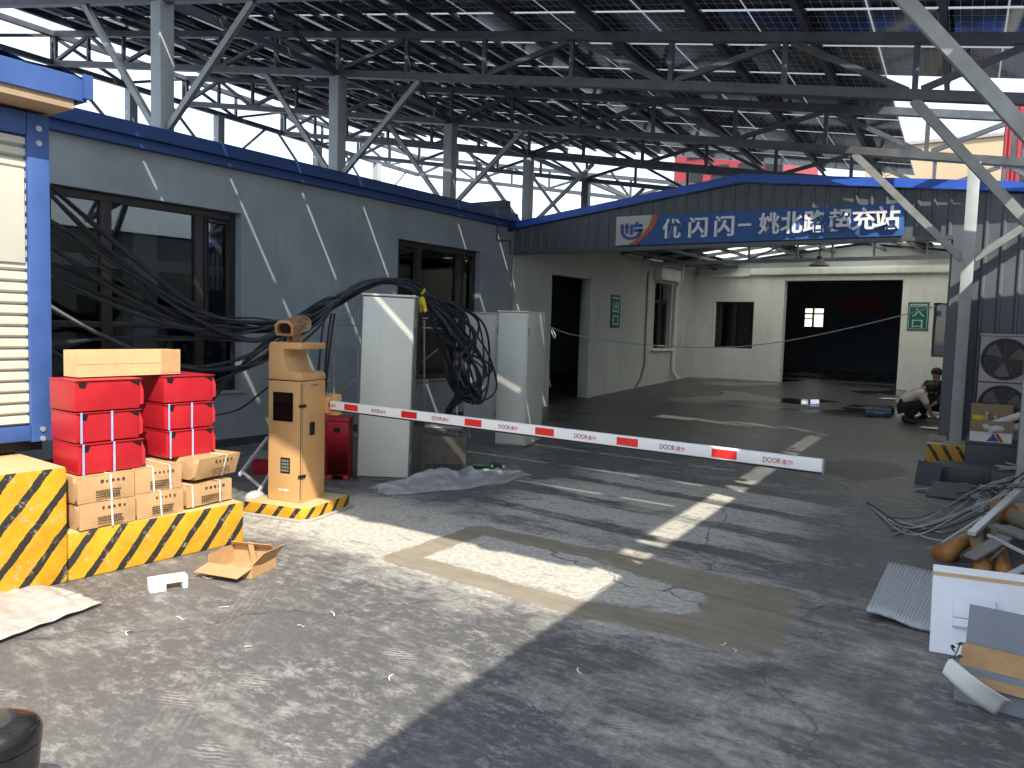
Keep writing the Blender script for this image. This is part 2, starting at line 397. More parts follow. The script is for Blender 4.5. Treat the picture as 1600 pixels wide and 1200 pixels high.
def panel_mat():
    m, n, l, b = new_mat('solar_cell_glass'); out = n['Material Output']
    P = n.new('ShaderNodeTexCoord').outputs['Object']; sp = n.new('ShaderNodeSeparateXYZ'); l.new(P, sp.inputs[0])
    def line(sock, period, w, off=0.):
        a = mathn(n, l, 'ADD', sock, 20*period+off); a = mathn(n, l, 'MODULO', a, period)
        a = mathn(n, l, 'ABSOLUTE', mathn(n, l, 'SUBTRACT', a, period/2)); return mathn(n, l, 'GREATER_THAN', a, period/2-w/2)
    g1 = line(sp.outputs[0], .0975, .0045); g2 = line(sp.outputs[1], .18, .0065, .0)
    g = mathn(n, l, 'MAXIMUM', g1, g2)
    mid = mathn(n, l, 'LESS_THAN', mathn(n, l, 'ABSOLUTE', sp.outputs[0]), .009)
    edge = mathn(n, l, 'GREATER_THAN', mathn(n, l, 'ABSOLUTE', sp.outputs[1]), .528)
    e2 = mathn(n, l, 'MAXIMUM', mathn(n, l, 'MAXIMUM', mid, edge), mathn(n, l, 'GREATER_THAN', mathn(n, l, 'ABSOLUTE', sp.outputs[0]), 1.188))
    nz = noise(n, l, P, .8, 2)
    b.inputs['Base Color'].default_value = (.010, .011, .018, 1); b.inputs['Roughness'].default_value = .10; b.inputs['Specular IOR Level'].default_value = .9
    t = n.new('ShaderNodeBsdfTranslucent'); t.inputs[0].default_value = (.85, .88, .90, 1)
    d = n.new('ShaderNodeBsdfDiffuse'); d.inputs[0].default_value = (.28, .29, .30, 1)
    mxl = n.new('ShaderNodeMixShader'); mxl.inputs[0].default_value = .5; l.new(t.outputs[0], mxl.inputs[1]); l.new(d.outputs[0], mxl.inputs[2])
    k = mathn(n, l, 'MAXIMUM', mathn(n, l, 'MULTIPLY', g, .55), mathn(n, l, 'MULTIPLY', e2, .9))
    mx = n.new('ShaderNodeMixShader'); l.new(k, mx.inputs[0]); l.new(b.outputs[0], mx.inputs[1]); l.new(mxl.outputs[0], mx.inputs[2])
    l.new(mx.outputs[0], out.inputs[0]); return m
M['panel'] = panel_mat()

def emit(name, col, st):
    m, n, l, b = new_mat(name); b.inputs['Base Color'].default_value = (*col, 1); b.inputs['Emission Color'].default_value = (*col, 1); b.inputs['Emission Strength'].default_value = st; return m

def ground_mat():
    m, n, l, b = new_mat('worn_grey_painted_concrete')
    pos = n.new('ShaderNodeNewGeometry').outputs['Position']; sp = n.new('ShaderNodeSeparateXYZ'); l.new(pos, sp.inputs[0])
    X, Y = sp.outputs[0], sp.outputs[1]
    def sstep(s, a, c): 
        mr = n.new('ShaderNodeMapRange'); mr.interpolation_type = 'SMOOTHSTEP'; mr.inputs[1].default_value = a; mr.inputs[2].default_value = c; l.new(s, mr.inputs[0]); return mr.outputs[0]
    def boxm(x0, x1, y0, y1, sx=.5, sy=.5):
        a = mathn(n, l, 'MULTIPLY', sstep(X, x0-sx, x0+sx), mathn(n, l, 'SUBTRACT', 1., sstep(X, x1-sx, x1+sx)))
        c = mathn(n, l, 'MULTIPLY', sstep(Y, y0-sy, y0+sy), mathn(n, l, 'SUBTRACT', 1., sstep(Y, y1-sy, y1+sy)))
        return mathn(n, l, 'MULTIPLY', a, c)
    big = noise(n, l, pos, .55, 5, .6, .3); mid = noise(n, l, pos, 2.3, 8, .68, .5); fine = noise(n, l, pos, 26, 8, .75)
    strx = noise(n, l, mapping(n, l, pos, (1.3, 6.5, 1), (0, 0, .12)), 1.6, 7, .7, .4)
    scr = noise(n, l, mapping(n, l, pos, (5, 55, 1), (0, 0, .5)), 1., 5, .7, .2)
    base = mixc(n, l, ramp(n, l, big, .3, .7), (.078, .080, .084), (.128, .125, .121))
    grain = noise(n, l, pos, 110, 4, .8)
    base = mixc(n, l, mathn(n, l, 'MULTIPLY', ramp(n, l, fine, .48, .66), .42), base, (.19, .186, .182))
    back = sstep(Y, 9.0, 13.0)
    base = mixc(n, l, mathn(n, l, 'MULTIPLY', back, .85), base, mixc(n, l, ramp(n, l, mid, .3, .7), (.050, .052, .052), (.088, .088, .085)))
    # pale worn areas
    pale = mathn(n, l, 'MAXIMUM', boxm(-5.4, -1.5, 3.7, 5.2, .6, .5), mathn(n, l, 'MULTIPLY', boxm(-4.2, -1.6, 5.2, 8.2, .5, .6), .85))
    pale = mathn(n, l, 'MAXIMUM', pale, mathn(n, l, 'MULTIPLY', boxm(-1.9, -.2, 2.2, 5.0, .6, .9), .30))
    wear = mathn(n, l, 'ADD', mathn(n, l, 'MULTIPLY', mid, .55), mathn(n, l, 'MULTIPLY', strx, .45))
    wear = mathn(n, l, 'MULTIPLY_ADD', pale, .30, wear)
    bands = None
    for yb_, wb_ in ((5.62, .10), (6.35, .13), (7.15, .10), (8.05, .16), (9.0, .12)):
        yy_ = mathn(n, l, 'ADD', Y, mathn(n, l, 'MULTIPLY_ADD', X, .10, mathn(n, l, 'MULTIPLY', mathn(n, l, 'SUBTRACT', mid, .5), .22)))
        q_ = mathn(n, l, 'SUBTRACT', 1., sstep(mathn(n, l, 'ABSOLUTE', mathn(n, l, 'SUBTRACT', yy_, yb_-.3)), wb_*.6, wb_*1.5))
        bands = q_ if bands is None else mathn(n, l, 'MAXIMUM', bands, q_)
    wear = mathn(n, l, 'MULTIPLY_ADD', bands, -.20, wear)
    big2 = noise(n, l, mapping(n, l, pos, (1, 1.5, 1), loc=(4.2, 1.3, 0)), .8, 3, .5, .2)
    wear = mathn(n, l, 'MULTIPLY_ADD', mathn(n, l, 'SUBTRACT', big2, .5), .20, wear)
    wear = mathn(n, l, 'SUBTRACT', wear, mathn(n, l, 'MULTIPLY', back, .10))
    wk = mathn(n, l, 'MULTIPLY', ramp(n, l, wear, .53, .70), mathn(n, l, 'MULTIPLY_ADD', mathn(n, l, 'MULTIPLY', ramp(n, l, fine, .30, .60), ramp(n, l, grain, .28, .56)),   .40, .60))
    c = mixc(n, l, mathn(n, l, 'MULTIPLY', wk, mathn(n, l, 'MULTIPLY_ADD', pale, .45, .46)), base, mixc(n, l, ramp(n, l, fine, .3, .7), (.44, .42, .365), (.80, .76, .66)))
    # fine chalky scuffs everywhere, broken up by larger noise
    sc1 = noise(n, l, mapping(n, l, pos, (1, 1.7, 1), (0, 0, .35)), 7.5, 12, .84, .25); sc2 = noise(n, l, mapping(n, l, pos, loc=(9, 4, 0)), 1.3, 4, .6, .4)
    ms = mathn(n, l, 'MULTIPLY', ramp(n, l, sc1, .50, .60), ramp(n, l, sc2, .36, .62))
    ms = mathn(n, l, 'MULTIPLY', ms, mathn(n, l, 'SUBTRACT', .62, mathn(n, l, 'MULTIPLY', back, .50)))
    c = mixc(n, l, ms, c, (.46, .445, .42))
    dk = mathn(n, l, 'MULTIPLY', ramp(n, l, noise(n, l, mapping(n, l, pos, (1, 1.4, 1), loc=(2, 7, 0)), 3.4, 9, .75, .7), .54, .66), .55)
    c = mixc(n, l, dk, c, (.10, .098, .094))
    # hairline cracks
    cr_ = n.new('ShaderNodeTexVoronoi'); cr_.feature = 'DISTANCE_TO_EDGE'; cr_.inputs['Scale'].default_value = .32
    wob_ = n.new('ShaderNodeVectorMath'); wob_.operation = 'MULTIPLY_ADD'; nzc = n.new('ShaderNodeTexNoise'); nzc.inputs['Scale'].default_value = 2.5; nzc.inputs['Detail'].default_value = 6; l.new(pos, nzc.inputs['Vector'])
    l.new(nzc.outputs['Color'], wob_.inputs[0]); wob_.inputs[1].default_value = (.55, .55, 0); l.new(pos, wob_.inputs[2]); l.new(wob_.outputs[0], cr_.inputs['Vector'])
    ck = mathn(n, l, 'MULTIPLY', mathn(n, l, 'SUBTRACT', 1., sstep(cr_.outputs['Distance'], .0012, .0035)), ramp(n, l, big, .40, .55))
    c = mixc(n, l, mathn(n, l, 'MULTIPLY', ck, .65), c, (.035, .034, .033))
    # scratches
    sk = mathn(n, l, 'MULTIPLY', ramp(n, l, scr, .62, .68), mathn(n, l, 'MULTIPLY', ramp(n, l, mid, .40, .6), .65))
    c = mixc(n, l, sk, c, (.44, .42, .39))
    # dusty shoe prints
    vo = n.new('ShaderNodeTexVoronoi'); vo.inputs['Scale'].default_value = 1.9; vo.inputs['Randomness'].default_value = 1.
    wv_in = mapping(n, l, pos, (1, 1.9, 1), (0, 0, .7)); l.new(wv_in, vo.inputs['Vector'])
    inside = mathn(n, l, 'SUBTRACT', 1., sstep(vo.outputs['Distance'], .08, .30))
    cs = n.new('ShaderNodeSeparateColor'); l.new(vo.outputs['Color'], cs.inputs[0])
    pick = mathn(n, l, 'GREATER_THAN', cs.outputs[0], .48)
    wav = n.new('ShaderNodeTexWave'); wav.inputs['Scale'].default_value = 13; wav.inputs['Distortion'].default_value = 5; wav.inputs['Detail'].default_value = 2; wav.inputs['Detail Scale'].default_value = 2
    l.new(mapping(n, l, pos, (1, 1, 1), (0, 0, 1.1)), wav.inputs['Vector'])
    pr = mathn(n, l, 'MULTIPLY', mathn(n, l, 'MULTIPLY', inside, pick), ramp(n, l, wav.outputs[1], .40, .75))
    pr = mathn(n, l, 'MULTIPLY', pr, mathn(n, l, 'MULTIPLY', ramp(n, l, mid, .38, .56), mathn(n, l, 'SUBTRACT', .75, mathn(n, l, 'MULTIPLY', back, .7))))
    c = mixc(n, l, pr, c, (.42, .40, .37))
    # tyre track across the near corner
    d = mathn(n, l, 'ADD', mathn(n, l, 'MULTIPLY', mathn(n, l, 'ADD', X, 2.62), .77), mathn(n, l, 'MULTIPLY', mathn(n, l, 'SUBTRACT', Y, 1.50), .64))
    band = mathn(n, l, 'LESS_THAN', mathn(n, l, 'ABSOLUTE', d), .11)
    tw = mathn(n, l, 'GREATER_THAN', mathn(n, l, 'SINE', mathn(n, l, 'MULTIPLY', d, 190)), -.2)
    tk = mathn(n, l, 'MULTIPLY', mathn(n, l, 'MULTIPLY', band, tw), mathn(n, l, 'MULTIPLY', mathn(n, l, 'MULTIPLY', ramp(n, l, mid, .42, .62), ramp(n, l, fine, .40, .65)), .38))
    tk = mathn(n, l, 'MULTIPLY', tk, mathn(n, l, 'SUBTRACT', 1., sstep(Y, 2.6, 3.2)))
    c = mixc(n, l, tk, c, (.36, .34, .32))
    # smooth brown cement over the vehicle loop cut: distance to a closed polyline
    loop = [gp(*p) for p in ((622, 872), (925, 955), (1145, 990), (1180, 930), (960, 872), (752, 828))]
    dm = None
    pxy = n.new('ShaderNodeCombineXYZ'); l.new(X, pxy.inputs[0]); l.new(Y, pxy.inputs[1])
    for i_ in range(6):
        a_ = loop[i_]; b2 = loop[(i_+1) % 6]; ab = Vector((b2.x-a_.x, b2.y-a_.y, 0))
        v1 = n.new('ShaderNodeVectorMath'); v1.operation = 'SUBTRACT'; l.new(pxy.outputs[0], v1.inputs[0]); v1.inputs[1].default_value = (a_.x, a_.y, 0)
        v2 = n.new('ShaderNodeVectorMath'); v2.operation = 'DOT_PRODUCT'; l.new(v1.outputs[0], v2.inputs[0]); v2.inputs[1].default_value = ab/ab.length_squared
        h_ = mathn(n, l, 'MULTIPLY', v2.outputs['Value'], 1., None, True)
        v3 = n.new('ShaderNodeVectorMath'); v3.operation = 'SCALE'; v3.inputs[0].default_value = ab; l.new(h_, v3.inputs['Scale'])
        v4 = n.new('ShaderNodeVectorMath'); v4.operation = 'DISTANCE'; l.new(v1.outputs[0], v4.inputs[0]); l.new(v3.outputs[0], v4.inputs[1])
        wd = (.125, .16, .26, .20, .13, .12)[i_]
        d_ = mathn(n, l, 'DIVIDE', v4.outputs['Value'], wd)
        dm = d_ if dm is None else mathn(n, l, 'MINIMUM', dm, d_)
    dm = mathn(n, l, 'ADD', dm, mathn(n, l, 'MULTIPLY', mathn(n, l, 'SUBTRACT', mid, .5), 1.3))
    dm = mathn(n, l, 'ADD', dm, mathn(n, l, 'MULTIPLY', mathn(n, l, 'SUBTRACT', fine, .5), .5))
    ring = mathn(n, l, 'SUBTRACT', 1., sstep(dm, .80, 1.12))
    c = mixc(n, l, mathn(n, l, 'MULTIPLY', ring, .92), c, mixc(n, l, ramp(n, l, strx, .35, .65), (.205, .175, .128), (.295, .255, .19)))
    # dark wet stain and puddles
    st = n.new('ShaderNodeVectorMath'); st.operation = 'DISTANCE'; l.new(mapping(n, l, pos, (1., .62, 0), (0, 0, 0), (0, 0, 0)), st.inputs[0]); st.inputs[1].default_value = (-1.85, 10.2*.62, 0)
    wob = mathn(n, l, 'MULTIPLY_ADD', mid, .55, st.outputs['Value'])
    wet = mathn(n, l, 'SUBTRACT', 1., sstep(wob, .72, .80))
    pud = mathn(n, l, 'MULTIPLY', sstep(Y, 15.0, 17.0), ramp(n, l, noise(n, l, mapping(n, l, pos, (.55, .75, 1), loc=(1.7, .4, 0)), 1., 3, .5, .3), .52, .545))
    wet2 = mathn(n, l, 'MAXIMUM', wet, pud)
    c = mixc(n, l, mathn(n, l, 'MULTIPLY', wet2, .8), c, (.022, .022, .022))
    l.new(c, b.inputs['Base Color'])
    rg = mathn(n, l, 'MULTIPLY_ADD', wk, .3, .52); rg = mathn(n, l, 'SUBTRACT', rg, mathn(n, l, 'MULTIPLY', back, .14))
    rg = mathn(n, l, 'MULTIPLY', rg, mathn(n, l, 'SUBTRACT', 1., mathn(n, l, 'MULTIPLY', pud, .9)), None, True); l.new(rg, b.inputs['Roughness'])
    bn = n.new('ShaderNodeBump'); bn.inputs['Strength'].default_value = .35; bn.inputs['Distance'].default_value = .008
    h = mathn(n, l, 'ADD', mathn(n, l, 'MULTIPLY', fine, .6), mathn(n, l, 'MULTIPLY', wk, .5))
    h = mathn(n, l, 'MULTIPLY', h, mathn(n, l, 'SUBTRACT', 1., pud)); l.new(h, bn.inputs['Height']); l.new(bn.outputs[0], b.inputs['Normal'])
    return m
M['ground'] = ground_mat()

# ================================================================== SETTING
g = MB(); R = 300.
ys = [-R, -2, 13, 21.2, R]; xs = [-R, R]
for i in range(4):
    y0, y1 = ys[i], ys[i+1]
    g.quad((-R, y0, gz(y0)), (R, y0, gz(y0)), (R, y1, gz(y1)), (-R, y1, gz(y1)))
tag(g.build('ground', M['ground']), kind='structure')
# ================================================================== LEFT BUILDING
WX = -8.45
def wall_with_holes(mb, X0, X1, y0, y1, z0, z1, holes):
    """slab X0..X1 in the YZ plane with rectangular holes (ya,yb,za,zb) sorted along y"""
    cy = y0
    for ya, yb, za, zb in holes:
        mb.box(X0, X1, cy, ya, z0, z1)
        if za > z0: mb.box(X0, X1, ya, yb, z0, za)
        if zb < z1: mb.box(X0, X1, ya, yb, zb, z1)
        cy = yb
    mb.box(X0, X1, cy, y1, z0, z1)
bl = thing('grey_building', 'long low grey rendered building with blue eave and two dark framed windows', 'building', (WX, 0, 0))
mb = MB(); wall_with_holes(mb, WX-.28, WX, -6, 12.12, -.1, 3.46, [(3.86, 6.14, .71, 2.92), (8.98, 11.1, .71, 2.92)])
mb.box(-13.6, -13.4, -6, 12.12, -.1, 3.5); mb.box(-13.4, WX-.28, -6, -5.8, -.1, 3.46)
mb.build('wall', M['wall_grey'], bl, world=True)
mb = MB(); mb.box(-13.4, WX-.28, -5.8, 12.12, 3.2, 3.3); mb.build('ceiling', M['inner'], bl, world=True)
mb = MB(); mb.box(-13.4, WX-.28, -5.8, 12.12, .02, .05); mb.box(-13.4, -13.36, -5.8, 12.1, .05, 3.2); mb.build('inner_lining', M['inner'], bl, world=True)
mb = MB(); mb.box(-9.7, -9.45, 5.30, 5.62, .05, 3.2); mb.box(-9.62, -9.5, 2.5, 5.30, 2.18, 2.32); mb.box(-9.62, -9.5, 5.62, 8.5, 2.18, 2.32)
mb.build('inner_column', M['wall_white'], bl, world=True)
mb = MB()
mb.add([(WX+.10, -6.2, 3.46), (-13.9, -6.2, 3.62), (-13.9, 12.06, 3.62), (WX+.10, 12.06, 3.46)], [(0, 1, 2, 3)])
rf = mb.build('roof', M['blue_shaded'], bl, world=True, solid=.04)
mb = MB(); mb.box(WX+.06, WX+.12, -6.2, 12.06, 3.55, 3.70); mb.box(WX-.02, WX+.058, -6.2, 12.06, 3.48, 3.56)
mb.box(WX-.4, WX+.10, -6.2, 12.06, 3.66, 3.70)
mb.build('eave_fascia', M['blue_shaded'], bl, world=True, bevel=.006)
mb = MB(); mb.box(WX, WX+.012, -6, 12.1, 0, .10); mb.build('skirting', M['skirt'], bl, world=True)
def window(y0, y1, z0, z1, mull, trans, trans_cols):
    fr = MB(); xf, xb = WX-.19, WX-.12
    fr.box(xf, xb, y0, y0+.07, z0, z1); fr.box(xf, xb, y1-.07, y1, z0, z1); fr.box(xf, xb, y0+.07, y1-.07, z0, z0+.06); fr.box(xf, xb, y0+.07, y1-.07, z1-.09, z1)
    for m_, w_ in mull: fr.box(xf+.005, xb+.012, m_-w_/2, m_+w_/2, z0+.06, z1-.09)
    edges = [y0+.07]+[v for m_, w_ in mull for v in (m_-w_/2, m_+w_/2)]+[y1-.07]
    for i in range(0, len(edges), 2):
        fr.box(xf+.01, xb+.004, edges[i], edges[i+1], trans-.035, trans+.035)
    o = fr.build('window_frame', M['frame_dark'], bl, world=True, bevel=.006)
    for i in range(0, len(edges), 2):
        gl = MB(); gl.box(xf+.03, xf+.036, edges[i], edges[i+1], trans+.035, z1-.09); gl.build('pane', M['glass'], o, world=True)
        gl = MB(); gl.box(xf+.03, xf+.036, edges[i], edges[i+1], z0+.06, trans-.035); gl.build('pane', M['glass'], o, world=True)
        if i in trans_cols:
            s_ = MB(); a, b_ = edges[i]+.012, edges[i+1]-.012; za, zb = trans+.045, z1-.10; x0_, x1_ = xf+.045, xb+.02
            s_.box(x0_, x1_, a, a+.05, za, zb); s_.box(x0_, x1_, b_-.05, b_, za, zb); s_.box(x0_, x1_, a+.05, b_-.05, za, za+.05); s_.box(x0_, x1_, a+.05, b_-.05, zb-.05, zb)
            s_.build('sash', M['frame_dark'], o, world=True, bevel=.005)
    return o
window(3.86, 6.14, .71, 2.92, [(4.50, .12), (5.63, .11)], 1.50, (4,))
window(8.98, 11.1, .71, 2.92, [(9.60, .10), (10.62, .12)], 1.50, (0, 4))
mb = MB(); mb.box(WX-.11, WX+.03, 3.80, 6.20, .67, .71); mb.build('window_sill', M['concrete'], bl, world=True, bevel=.006)
mb = MB(); mb.box(WX-.11, WX+.03, 8.92, 11.16, .67, .71); mb.build('window_sill', M['concrete'], bl, world=True, bevel=.006)

mb = MB(); mb.tube([ox(777, 352, WX+.02), ox(777, 375, WX+.02), ox(797, 376, WX+.02), ox(797, 398, WX+.02)], .012, 6); mb.build('conduit', M['wire_dark'], bl, world=True)
mb = MB(); p_ = ox(796, 357, WX); mb.box(WX+.002, WX+.06, p_.y-.06, p_.y+.06, p_.z-.06, p_.z+.06); mb.build('junction_box', M['frame_dark'], bl, world=True, bevel=.006)
mb = MB(); mb.tube(spline0 := [ox(803, 405, WX+.04), ox(801, 430, WX+.05), ox(805, 462, WX+.04), ox(808, 475, WX+.08)], .018, 7); mb.build('flex_conduit', M['galv'], bl, world=True, smooth=True)

# ================================================================== PORCH (charging hall)
PY, BY = 12.12, 21.2      # front plane, back wall plane
AX = -4.15                # ridge
hall = thing('charging_hall', 'gabled hall with blue verge and blue grey cladding over a wide open bay', 'building', (AX, PY, 0))
def zr(x): return 3.93-.121*(AX-x) if x < AX else 3.93-.113*(x-AX)
# cladding of the gable: ribbed sheet
def ribbed(mb, x0, x1, zb, zt, y, pitch=.20, rib=.022, rw=.035):
    xs_ = []
    x = x0
    prof = [(x0, 0.)]
    while x+pitch <= x1+1e-6:
        prof += [(x+pitch-rw*1.6, 0.), (x+pitch-rw, rib), (x+pitch-rw*.4, rib), (x+pitch, 0.)]; x += pitch
    prof.append((x1, 0.))
    vs = []; fs = []
    for px_, d in prof:
        b0 = zb(px_) if callable(zb) else zb; t0 = zt(px_) if callable(zt) else zt
        vs += [(px_, y-d, b0), (px_, y-d, t0)]
    for i in range(len(prof)-1): fs.append((2*i, 2*i+2, 2*i+3, 2*i+1))
    mb.add(vs, fs)
mb = MB(); ribbed(mb, WX+.0, -1.22, 3.02, zr, PY)
ribbed(mb, -1.22, 4.0, -.05, zr, PY)
mb.build('gable_cladding', M['clad'], hall, world=True, solid=.004)
mb = MB(); mb.box(WX, -1.22, PY-.03, PY+.08, 2.96, 3.018); mb.box(WX+.02, -1.25, PY+.10, PY+.16, 2.98, 3.10); mb.build('lintel_beam', M['steel'], hall, world=True)
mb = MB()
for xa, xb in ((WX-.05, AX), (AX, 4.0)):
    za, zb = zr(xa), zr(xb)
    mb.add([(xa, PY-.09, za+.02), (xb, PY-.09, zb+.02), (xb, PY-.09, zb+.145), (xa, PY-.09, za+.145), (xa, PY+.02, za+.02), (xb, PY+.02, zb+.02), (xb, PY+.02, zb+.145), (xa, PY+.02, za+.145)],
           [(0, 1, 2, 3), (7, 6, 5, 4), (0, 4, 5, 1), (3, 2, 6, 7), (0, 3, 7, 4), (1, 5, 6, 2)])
mb.build('verge_fascia', M['verge_blue_lit'], hall, world=True)
# roof: opaque sheets and translucent strips
def roof_strip(mb, y0, y1, xa, xb, dz=.03):
    mb.add([(xa, y0, zr(xa)+dz), (xb, y0, zr(xb)+dz), (xb, y1, zr(xb)+dz), (xa, y1, zr(xa)+dz)], [(0, 1, 2, 3)])
op = MB(); sk = MB()
ycuts = [(PY+.02, 12.6, 0), (12.6, 14.6, 1), (14.6, 15.2, 0), (15.2, 17.4, 1), (17.4, 18.6, 0), (18.6, 21.0, 1), (21.0, BY+.1, 0)]
for y0, y1, t in ycuts:
    if not t: roof_strip(op, y0, y1, WX-.1, AX); roof_strip(op, y0, y1, AX, 1.0)
    else:
        for xa, xb, tt in ((WX-.1, -7.3, 0), (-7.3, -5.9, 1), (-5.9, -5.4, 0), (-5.4, AX, 1), (AX, -2.8, 1), (-2.8, -2.4, 0), (-2.4, -1.3, 1), (-1.3, 1.0, 0)):
            roof_strip(sk if tt else op, y0, y1, xa, xb)
op.build('roof_sheet', M['clad'], hall, world=True, solid=.004)
sk.build('skylight', M['skylight'], hall, world=True)
# purlins and two light trusses under the roof
for y in (12.9, 14.1, 15.3, 16.5, 17.7, 18.9, 20.1):
    mb = MB()
    for xa, xb in ((WX, AX), (AX, -1.0)): mb.bar((xa, y, zr(xa)-.01), (xb, y, zr(xb)-.01), .05, .08)
    mb.build('rafter', M['steel'], hall, world=True)
mb = MB()
for x in (-7.9, -7.3, -6.5, -5.6, -4.8, -3.6, -2.7, -1.9): mb.bar((x, PY+.1, zr(x)-.09), (x, BY, zr(x)-.09), .05, .07)
mb.build('purlin', M['steel'], hall, world=True)
for y in (14.7, 18.2):
    mb = MB(); mb.bar((WX, y, 3.30), (-1.1, y, 3.30), .06, .08)
    for x in (-7.2, -6.0, -4.9, AX, -3.3, -2.3): mb.bar((x, y, 3.34), (x, y, zr(x)-.05), .04)
    mb.bar((-6.0, y, 3.34), (-4.9, y, zr(-4.9)-.05), .035); mb.bar((-3.3, y, zr(-3.3)-.05), (-2.3, y, 3.34), .035)
    mb.build('truss', M['steel_pale'] if y > 15 else M['steel'], hall, world=True)
# left side wall of the bay with doorway and window
mb = MB(); wall_with_holes(mb, WX-.25, WX, PY+.01, BY+.0, -.1, 3.40, [(13.5, 15.30, -.1, 2.78), (18.45, 19.5, 1.17, 2.86)])
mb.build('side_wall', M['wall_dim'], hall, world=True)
mb = MB(); mb.box(WX-.20, WX+.05, 15.02, 15.29, gz(15.1), 2.77); mb.box(WX-.20, WX+.02, 13.5, 15.02, 2.70, 2.77); mb.build('door_jamb', M['wall_dim'], hall, world=True, bevel=.01)
mb = MB(); mb.box(WX-.18, WX-.12, 18.45, 18.53, 1.17, 2.4); mb.box(WX-.18, WX-.12, 19.0, 19.08, 1.17, 2.86); mb.box(WX-.18, WX-.12, 19.42, 19.5, 1.17, 2.4); mb.box(WX-.18, WX-.12, 18.45, 19.5, 2.36, 2.42)
wf = mb.build('window_frame', M['frame_dark'], hall, world=True)
mb = MB(); mb.box(WX-.16, WX-.154, 18.53, 19.42, 1.17, 2.4); mb.build('pane', M['glass'], wf, world=True)
mb = MB(); mb.box(WX-.02, WX+.22, 18.35, 19.55, 2.92, 3.22); mb.build('shutter_box', M['wall_white'], hall, world=True, bevel=.02)
mb = MB(); mb.box(WX-.02, WX+.07, 18.35, 19.6, 1.10, 1.165); mb.build('window_sill', M['wall_white'], hall, world=True, bevel=.01)
# downpipe with a kicked foot
zf = gz(19.8)
mb = MB(); mb.tube([(WX+.16, 19.75, 3.34), (WX+.16, 19.75, 3.02), (WX+.15, 19.72, 2.93), (WX+.07, 19.66, 2.80), (WX+.06, 19.65, 2.72), (WX+.06, 19.65, zf+.35), (WX+.07, 19.66, zf+.24), (WX+.20, 19.72, zf+.05)], .055, 12)
mb.cyl((WX+.16, 19.75, 3.28), (WX+.16, 19.75, 3.42), .075); mb.cyl((WX+.06, 19.65, 2.60), (WX+.06, 19.65, 2.70), .065)
mb.build('downpipe', M['white'], hall, world=True, smooth=True)
mb = MB(); mb.tube([(WX+.03, 17.95, 3.1), (WX+.03, 17.95, gz(18)+.55), (WX+.05, 17.7, gz(17.6)+.2), (WX+.05, 17.45, gz(17.4)+.02)], .022, 8)
mb.build('conduit', M['tray_grey'], hall, world=True, smooth=True)
# back wall
def wall_xz(mb, y0, y1, x0, x1, z0, z1, holes):
    cx = x0
    for xa, xb, za, zb in holes:
        mb.box(cx, xa, y0, y1, z0, z1)
        if za > z0: mb.box(xa, xb, y0, y1, z0, za)
        if zb < z1: mb.box(xa, xb, y0, y1, zb, z1)
        cx = xb
    mb.box(cx, x1, y0, y1, z0, z1)
mb = MB(); wall_xz(mb, BY, BY+.25, WX-.25, 1.0, 0, 3.40, [(-7.88, -6.78, 1.21, 2.49), (-5.99, -3.15, 0, 3.05), (-2.45, -1.75, 1.19, 2.49)])
mb.build('back_wall', M['wall_white'], hall, world=True)
mb = MB()
mb.add([(WX-.25, BY+.05, 3.40), (AX, BY+.05, 3.40), (1.0, BY+.05, 3.40), (1.0, BY+.05, zr(1.)), (AX, BY+.05, zr(AX)), (WX-.25, BY+.05, zr(WX))], [(0, 1, 2, 3, 4, 5)])
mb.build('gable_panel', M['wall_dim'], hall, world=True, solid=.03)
mb = MB(); mb.box(-6.9, -1.3, BY-.16, BY, 3.20, 3.36); mb.box(-8.45, -6.9, BY-.10, BY, 3.16, 3.24); mb.build('gutter_beam', M['wall_white'], hall, world=True, bevel=.03)
for xa, xb, za, zb in ((-7.88, -6.78, 1.21, 2.49), (-2.45, -1.75, 1.19, 2.49)):
    mb = MB(); y0, y1 = BY+.12, BY+.18
    mb.box(xa, xa+.05, y0, y1, za, zb); mb.box(xb-.05, xb, y0, y1, za, zb); mb.box(xa+.05, xb-.05, y0, y1, za, za+.05); mb.box(xa+.05, xb-.05, y0, y1, zb-.05, zb)
    mb.box((xa+xb)/2-.03, (xa+xb)/2+.03, y0, y1, za+.05, zb-.05)
    wf = mb.build('window_frame', M['frame_dark'], hall, world=True)
    mb = MB(); mb.box(xa+.05, xb-.05, BY+.145, BY+.151, za+.05, zb-.05); mb.build('pane', M['glass'], wf, world=True)
# dark room behind the large opening, with a small lit window in its far wall
mb = MB()
wall_xz(mb, 30, 30.2, -12, 1.0, 0, 4.2, [(-7.74, -6.98, 1.92, 2.66)])
mb.box(-12.2, -12, BY+.25, 30.2, 0, 4.2); mb.box(1.0, 1.2, PY+.3, 30.2, 0, 4.2); mb.box(-12.2, 1.2, BY+.05, 30.2, 4.0, 4.1)
mb.box(-12.2, WX-.25, PY+.02, PY+.2, 0, 4); mb.box(-12.2, -12, PY+.2, BY+.25, 0, 4.); mb.box(-12.2, WX-.25, PY+.2, BY+.05, 3.42, 3.5)
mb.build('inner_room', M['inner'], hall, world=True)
mb = MB(); y0, y1 = 29.98, 30.08
mb.box(-7.74, -7.69, y0, y1, 1.92, 2.66); mb.box(-7.03, -6.98, y0, y1, 1.92, 2.66); mb.box(-7.69, -7.03, y0, y1, 1.92, 1.96); mb.box(-7.69, -7.03, y0, y1, 2.62, 2.66)
mb.box(-7.42, -7.36, y0, y1, 1.96, 2.62); mb.box(-7.69, -7.03, y0-.005, y1-.005, 2.40, 2.46); mb.box(-7.69, -7.42, y0-.005, y1-.005, 2.24, 2.28)
mb.build('window_frame', M['frame_dark'], hall, world=True)
